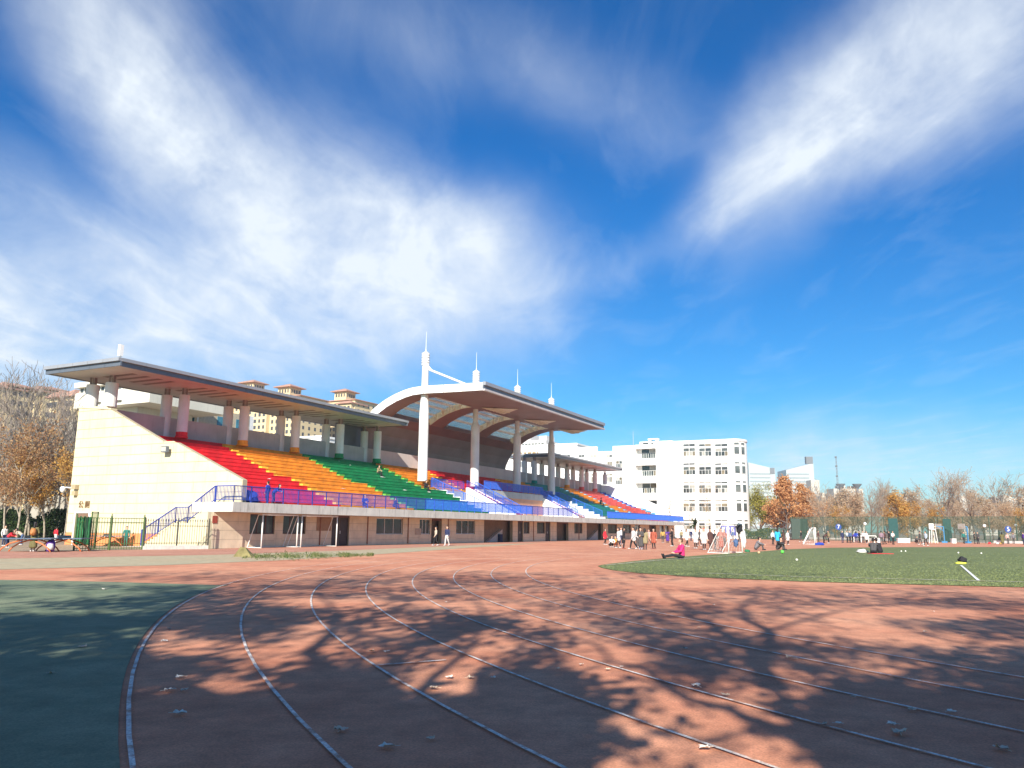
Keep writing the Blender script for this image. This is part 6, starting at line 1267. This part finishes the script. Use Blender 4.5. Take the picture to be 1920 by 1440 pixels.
# blue banner before the school
a, b = at_g(1351, 120), at_g(1380, 120); T = thing('banner', 'blue and white banner board behind the goal', 'banner', (a.x, a.y, 0)); W = b.x - a.x; h0, h1 = .9, 2.3
mb = MB(); mb.box(0, W, 0, .05, h0, h1); mb.build('board', mat('banner_blue', (.07, .07, .36), .6), T)
for k in range(3): mb = MB(); mb.box(W * (.1 + .3 * k), W * (.28 + .3 * k), -.02, -.001, h0 + .25, h1 - .2); mb.build('picture', M_white, T)
for x in (.05, W - .05): mb = MB(); mb.bar((x, .08, 0), (x, .08, h1), .06); mb.build('leg', M_fascia, T)
# ---------------------------------------------------------------- far side: kerb wall, net, signs, lamps, frames
M_kerb = mat('white_kerb', (.80, .79, .76), .7, .05, .4)
kp = [gnd(x, y) for x, y in ((1392, 1008.2), (1470, 1009.6), (1560, 1011.8), (1640, 1013.4), (1760, 1016), (1930, 1019.6))]
T = thing('kerb_wall', 'long low white kerb wall along the far side of the track', 'wall', (kp[0].x, kp[0].y, 0))
for p, q in zip(kp, kp[1:]):
    p, q = p - kp[0], q - kp[0]; n = max(1, int((q - p).length / 6))
    for k in range(n): a_, b_ = p + (q - p) * (k / n), p + (q - p) * ((k + 1) / n - .002); mb = MB(); mb.bar(a_ + Vector((0, 0, .19)), b_ + Vector((0, 0, .19)), .3, .38); mb.build('kerb_block', M_kerb, T)
for i, (px, w_) in enumerate(((1643, 1.0), (1694, 1.8), (1788, .6))):
    g = at_g(px, 124); mb = MB(); mb.box(-w_ / 2, w_ / 2, 0, .5, 0, .6).box(-w_ / 2 - .05, w_ / 2 + .05, -.05, .55, .6, .68); o = tag(mb.build('white_pedestal', M_kerb), ['narrow white pedestal by the kerb next to the huddle', 'wide white pedestal below the bright golden tree', 'small white pedestal under the tall bent bare tree'][i], 'pedestal', 'white pedestals at the kerb'); o.location = g
M_ngreen = mat('net_green', (.04, .09, .06), .7); M_npost = mat('net_post', (.05, .09, .06), .6)
def netfence(label, pts, h):
    T = thing('net_fence', label, 'fence', (pts[0].x, pts[0].y, 0)); nb = MB(); Z = Vector((0, 0, 1))
    for p, q in zip(pts, pts[1:]):
        p, q = p - pts[0], q - pts[0]; Ld = (q - p).length; n = max(1, round(Ld / 4))
        for k in range(n + 1): a_ = p + (q - p) * (k / n); mb = MB(); mb.tube([a_, a_ + Z * h], .06, 6); mb.build('post', M_npost, T)
        for f in (.06, .36, .99): mb = MB(); mb.bar(p + Z * h * f, q + Z * h * f, .07, .07); mb.build('rail', M_npost, T)
        m = int(Ld / .13)
        for k in range(m): a_ = p + (q - p) * (k / m); nb.bar(a_, a_ + Z * h, .03, .01, (0, 1, 0))
        for k in range(int(h / .13)): nb.bar(p + Z * (.13 * k + .1), q + Z * (.13 * k + .1), .01, .028)
    stuff(nb.build('net', M_ngreen, T, fix=False)); return T
nf = [at_g(1484, 150), at_g(1610, 143), at_g(1760, 136), at_g(1960, 126)]
netfence('tall dark green ball-court net along the trees beyond the kerb', nf, 4.2)
netfence('low green mesh fence between the school corner and the ball-court net', [at_g(1398, 158), at_g(1482, 152)], 2.0)
g = at_g(1500, 149); mb = MB(); mb.box(-1.5, 1.5, 0, .06, .2, 3.9); o = mb.build('green_screen', mat('green_tarp', (.05, .075, .06), .8)); o.location = g; tag(o, 'dark green windbreak sheet on the net behind the running players', 'screen', 'windbreak sheets on the net')
for px, w_ in ((1676, .8), (1777, .7)):
    g = at_g(px, 138); mb = MB(); mb.box(-w_, w_, 0, .06, .1, 3.9); o = mb.build('green_screen', mat('teal_tarp', (.02, .075, .07), .8)); o.location = g; tag(o, 'narrow teal windbreak sheet beside a bright golden tree' if px < 1700 else 'narrow teal windbreak sheet at the foot of the bent bare tree', 'screen', 'windbreak sheets on the net')
def number_sign(px, py, D, ch, label):
    P = at_depth(px, py, D); T = thing('number_sign', label, 'sign', (P.x, P.y, P.z), 0, 'round number signs on the net'); mb = MB(); n = 24
    mb.tube([(0, .03, 0), (0, -.03, 0)], .52, n); mb.build('disc', mat('sign_blue', (.03, .07, .25), .5), T)
    cu_ = bpy.data.curves.new('digit', 'FONT'); cu_.body = ch; cu_.size = .95; cu_.extrude = .01; cu_.align_x = 'CENTER'; cu_.align_y = 'CENTER'; ob = bpy.data.objects.new('digit_curve', cu_); col.objects.link(ob); bpy.context.view_layer.update()
    me = bpy.data.meshes.new_from_object(ob.evaluated_get(bpy.context.evaluated_depsgraph_get())); bpy.data.objects.remove(ob); me.materials.clear(); me.materials.append(M_white); o = link('digit', me, T, (0, -.055, 0)); o.rotation_euler.x = math.pi / 2
    mb = MB(); mb.tube([(0, .08, -P.z), (0, .08, .2)], .05, 6); mb.build('sign_post', M_npost, T)
number_sign(1572, 988, 140, '7', 'round blue sign with a white seven, on the net behind the huddle'); number_sign(1890, 992.5, 127, '5', 'round blue sign with a white five, beside a forked dark trunk')
def lamp(px, D, h, label):
    g = at_g(px, D); T = thing('lamp_post', label, 'lamp', g, 0, 'globe lamps beyond the kerb'); mb = MB(); mb.tube([(0, 0, 0), (0, 0, h)], [.07, .045], 8); mb.build('post', M_npost, T); mb = MB(); mb.lathe([(.05, 0), (.2, .1), (.24, .25), (.18, .42), (.03, .48)], (0, 0, h), 12); mb.build('globe', M_white, T, True)
lamp(1623, 128, 2.6, 'globe lamp on a dark post near the huddle'); lamp(1847, 124, 2.4, 'globe lamp on a dark post right of the blue frame'); lamp(1906, 130, 2.6, 'globe lamp on a dark post right of the number five sign')
def hoop(px, D, m, label, rz):
    g = at_g(px, D); T = thing('basketball_hoop', label, 'hoop', g, rz, 'basketball frames'); T.scale = (.78,) * 3; mb = MB(); mb.box(-.5, .5, -.3, .3, 0, .35); mb.build('base', m, T); mb = MB(); mb.bar((0, 0, .35), (0, 0, 3.2), .16); mb.bar((0, 0, 3.2), (1.3, 0, 3.3), .14); mb.bar((0, 0, 2.2), (.9, 0, 3.2), .08); mb.build('post', m, T); mb = MB(); mb.box(1.3, 1.35, -.9, .9, 2.75, 3.8); mb.build('backboard', mat('board_white', (.45, .42, .36), .5), T); mb = MB(); n = 14; mb.tube([(1.58 + .23 * math.cos(2 * math.pi * k / n), .23 * math.sin(2 * math.pi * k / n), 3.05) for k in range(n + 1)], .015, 5, False); mb.build('rim', CLOTH['rust'], T)
hoop(1770, 127, mat('frame_blue', (.05, .22, .42), .5), 'blue basketball frame by the small pedestal', 2.6); hoop(1814, 126, MATS['frame_blue'], 'blue basketball frame near the teal jersey', 3.4); hoop(1750, 130, mat('frame_cream', (.6, .52, .36), .6), 'cream basketball frame below the dull golden tree', .3)
T = thing('umpire_chair', 'tall white umpire chair behind the kerb', 'chair', at_g(1749, 122)); 
for sx in (-.35, .35):
    for sy in (-.3, .3): mb = MB(); mb.bar((sx * 1.3, sy * 1.2, 0), (sx * .8, sy, 2.0), .07); mb.build('leg', M_goal, T)
mb = MB(); mb.box(-.35, .35, -.3, .3, 2.0, 2.08); mb.build('seat', M_goal, T); mb = MB(); mb.box(-.35, .35, .26, .32, 2.081, 2.9); mb.build('backrest', M_goal, T)
# white guard rail before the huddle
a, b = at_g(1600, 126), at_g(1642, 124); T = thing('guard_rail', 'low white guard rail behind the huddle', 'railing', a); mb = MB(); mb.bar((0, 0, 1.0), b - a + Vector((0, 0, 1.0)), .1); mb.build('rail', M_goal, T)
for k in range(4): p = (b - a) * (k / 3); mb = MB(); mb.bar(p, p + Vector((0, 0, 1.0)), .08); mb.build('post', M_goal, T)
# ---------------------------------------------------------------- leaves on the track, grass patch, boards
M_lf = [mat('dry_leaf', (.74, .68, .58), .75, .2, 20), mat('dry_leaf_brown', (.58, .47, .35), .75, .2, 20)]
def leafmesh(seed):
    """a five-lobed plane leaf, curled"""
    rg = random.Random(seed); vs = [(0, 0, .004)]; n = 20
    for k in range(n):
        a_ = 2 * math.pi * k / n; r = .062 + .03 * max(0, math.cos(2.5 * a_)) ** .8 * (1 if math.cos(a_) > -.5 else .5) * rg.uniform(.8, 1.1); vs.append((r * math.cos(a_), r * math.sin(a_), .006 + abs(rg.gauss(0, .012)) + .6 * (r * math.cos(a_)) ** 2 + 2.2 * (r * math.sin(a_)) ** 2))
    mb = MB(); mb.add(vs, [(0, k + 1, (k + 1) % n + 1) for k in range(n)]); mb.bar((-.05, 0, .012), (-.12, .012, .008), .005); return mb
LM = [leafmesh(i).mesh('leaf', M_lf[i % 2]) for i in range(4)]
LP = [(335, 1341, 1), (637, 1372, 1), (727, 1404, 1), (808, 1388, .6), (318, 1297, .9), (345, 1297, .7), (338, 1272, .8), (155, 1215, 1), (308, 1204, .8), (316, 1180, .7), (196, 1106, 1), (698, 1224, .9), (724, 1224, .7), (812, 1293, .9), (843, 1272, .8), (882, 1273, .7), (1305, 1289, 1), (1360, 1306, .7), (1285, 1218, .7), (1480, 1235, .8), (1490, 1237, .6), (1545, 1361, .6), (1574, 1360, .6), (1686, 1377, 1.1), (1673, 1361, .7), (1710, 1334, .8), (1785, 1337, .7), (1878, 1408, 1), (1322, 1406, .8), (1600, 1309, .5), (555, 1140, .7), (1046, 1256, .5), (1090, 1248, .5), (1140, 1257, .5), (1165, 1252, .4), (1735, 1186, .6), (1750, 1148, .6), (1808, 1193, .5), (1338, 1135, .6), (95, 1265, .7), (925, 1273, .6), (1311, 1178, .5), (836, 1130, .5), (832, 1100, .5)]
for i, (px, py, s) in enumerate(LP):
    g = gnd(px, py); o = link('fallen_leaf', LM[i % 4], None, (g.x, g.y, .012), i * 1.7); o.scale = (.72 * s,) * 3; o.rotation_euler.x = .12 * math.sin(i); kl = int(((Vector(g[:2]) - TC).length - R8) / LANE); LN = ['first', 'second', 'third', 'fourth', 'fifth', 'sixth', 'seventh']
    tag(o, ('dry curled plane leaf on the green court beside the outermost line' if kl > 6 else 'dry curled plane leaf on the red ground between first lane line and turf' if kl < 0 or (Vector(g[:2]) - TC).length < R8 else 'dry curled plane leaf lying in the %s lane counted from the turf' % LN[kl]), 'leaf', 'fallen leaves on the track')
# scraps of paper left on the tiers
for i, (row, u_) in enumerate(((13, 30.2), (12, 31.0), (9, 33.4), (8, 36.8), (6, 38.5), (5, 30.5), (3, 33.0), (2, 38.2), (4, 19.0), (2, 21.5), (3, 8.2), (5, 10.4))):
    v0, v1, w_ = ROWS[row]; mb = MB(); k = .16 + .08 * (i % 3); mb.add([(-k, -k * .6, 0), (k, -k * .5, .01), (k * .9, k * .5, .03), (-k * .8, k * .6, .012), (0, 0, .07)], [(0, 1, 4), (1, 2, 4), (2, 3, 4), (3, 0, 4)])
    cn = 'green' if u_ > 25 else ('orange' if u_ > 14 else 'red'); tag(link('paper_scrap', mb.mesh('paper_scrap', M_white), None, S(u_, v0 + .35, w_ + .005), i * 1.3), 'crumpled white paper scrap on the %s tiers' % cn, 'scrap', 'paper scraps on the tiers')
# dug-up patch with weeds and a tilted brown slab at its end
rg = random.Random(9); mb = MB()
while len(mb.f) < 4200:
    px = rg.uniform(455, 700); t = (px - 455) / 245; py = 1043.5 - 3 * t + rg.gauss(0, 1) * 3.2 * (1 - abs(t - .4))
    if rg.random() > .25 + .75 * math.sin(px * .06) ** 2: continue
    g = gnd(px, py); a_ = rg.uniform(0, 6.3); s = .025; h = rg.uniform(.02, .11) * (1.3 if math.sin(px * .11) > .3 else .6); mb.mi = int(rg.random() * 3)
    mb.add([(g.x - math.cos(a_) * s, g.y - math.sin(a_) * s, 0), (g.x + math.cos(a_) * s, g.y + math.sin(a_) * s, 0), (g.x + rg.gauss(0, .06), g.y + rg.gauss(0, .06), h)], [(0, 1, 2)])
o = mb.build('weeds', [leaf_mat('weed', (.10, .15, .035), (.16, .2, .06)), leaf_mat('weed_dry', (.28, .26, .12), (.36, .32, .16)), leaf_mat('weed_dark', (.06, .10, .025), (.09, .13, .04))], fix=False); stuff(tag(o, 'ragged strip of weeds on the pale pavement before the goal frames', 'weeds'))
g = gnd(456, 1044); mb = MB(); mb.add([(-.45, -.2, 0), (.5, -.25, 0), (.55, .3, 0), (-.4, .35, 0), (-.15, -.1, .5), (.1, -.05, .46), (.12, .15, .42), (-.1, .2, .45)], [(3, 2, 1, 0), (4, 5, 6, 7), (0, 1, 5, 4), (1, 2, 6, 5), (2, 3, 7, 6), (3, 0, 4, 7)]); o = mb.build('earth_clod', mat('clod', (.2, .17, .07), .9, .3, 4, .5, 10)); o.location = g; tag(o, 'pyramid-shaped mossy clod at the end of the weed strip', 'clod')
# ---------------------------------------------------------------- the air between here and the skyline
hz = MB(); hz.box(-520, 900, -60, 1010, -1.2, 112)
hm = bpy.data.materials.new('haze'); hm.use_nodes = True; ht_ = hm.node_tree; ht_.nodes.clear()
hv = ht_.nodes.new('ShaderNodeVolumePrincipled'); ho = ht_.nodes.new('ShaderNodeOutputMaterial'); ht_.links.new(hv.outputs[0], ho.inputs['Volume'])
hv.inputs['Color'].default_value = (.86, .92, 1.0, 1); hv.inputs['Density'].default_value = .00024; hv.inputs['Anisotropy'].default_value = .1
stuff(hz.build('haze', hm))
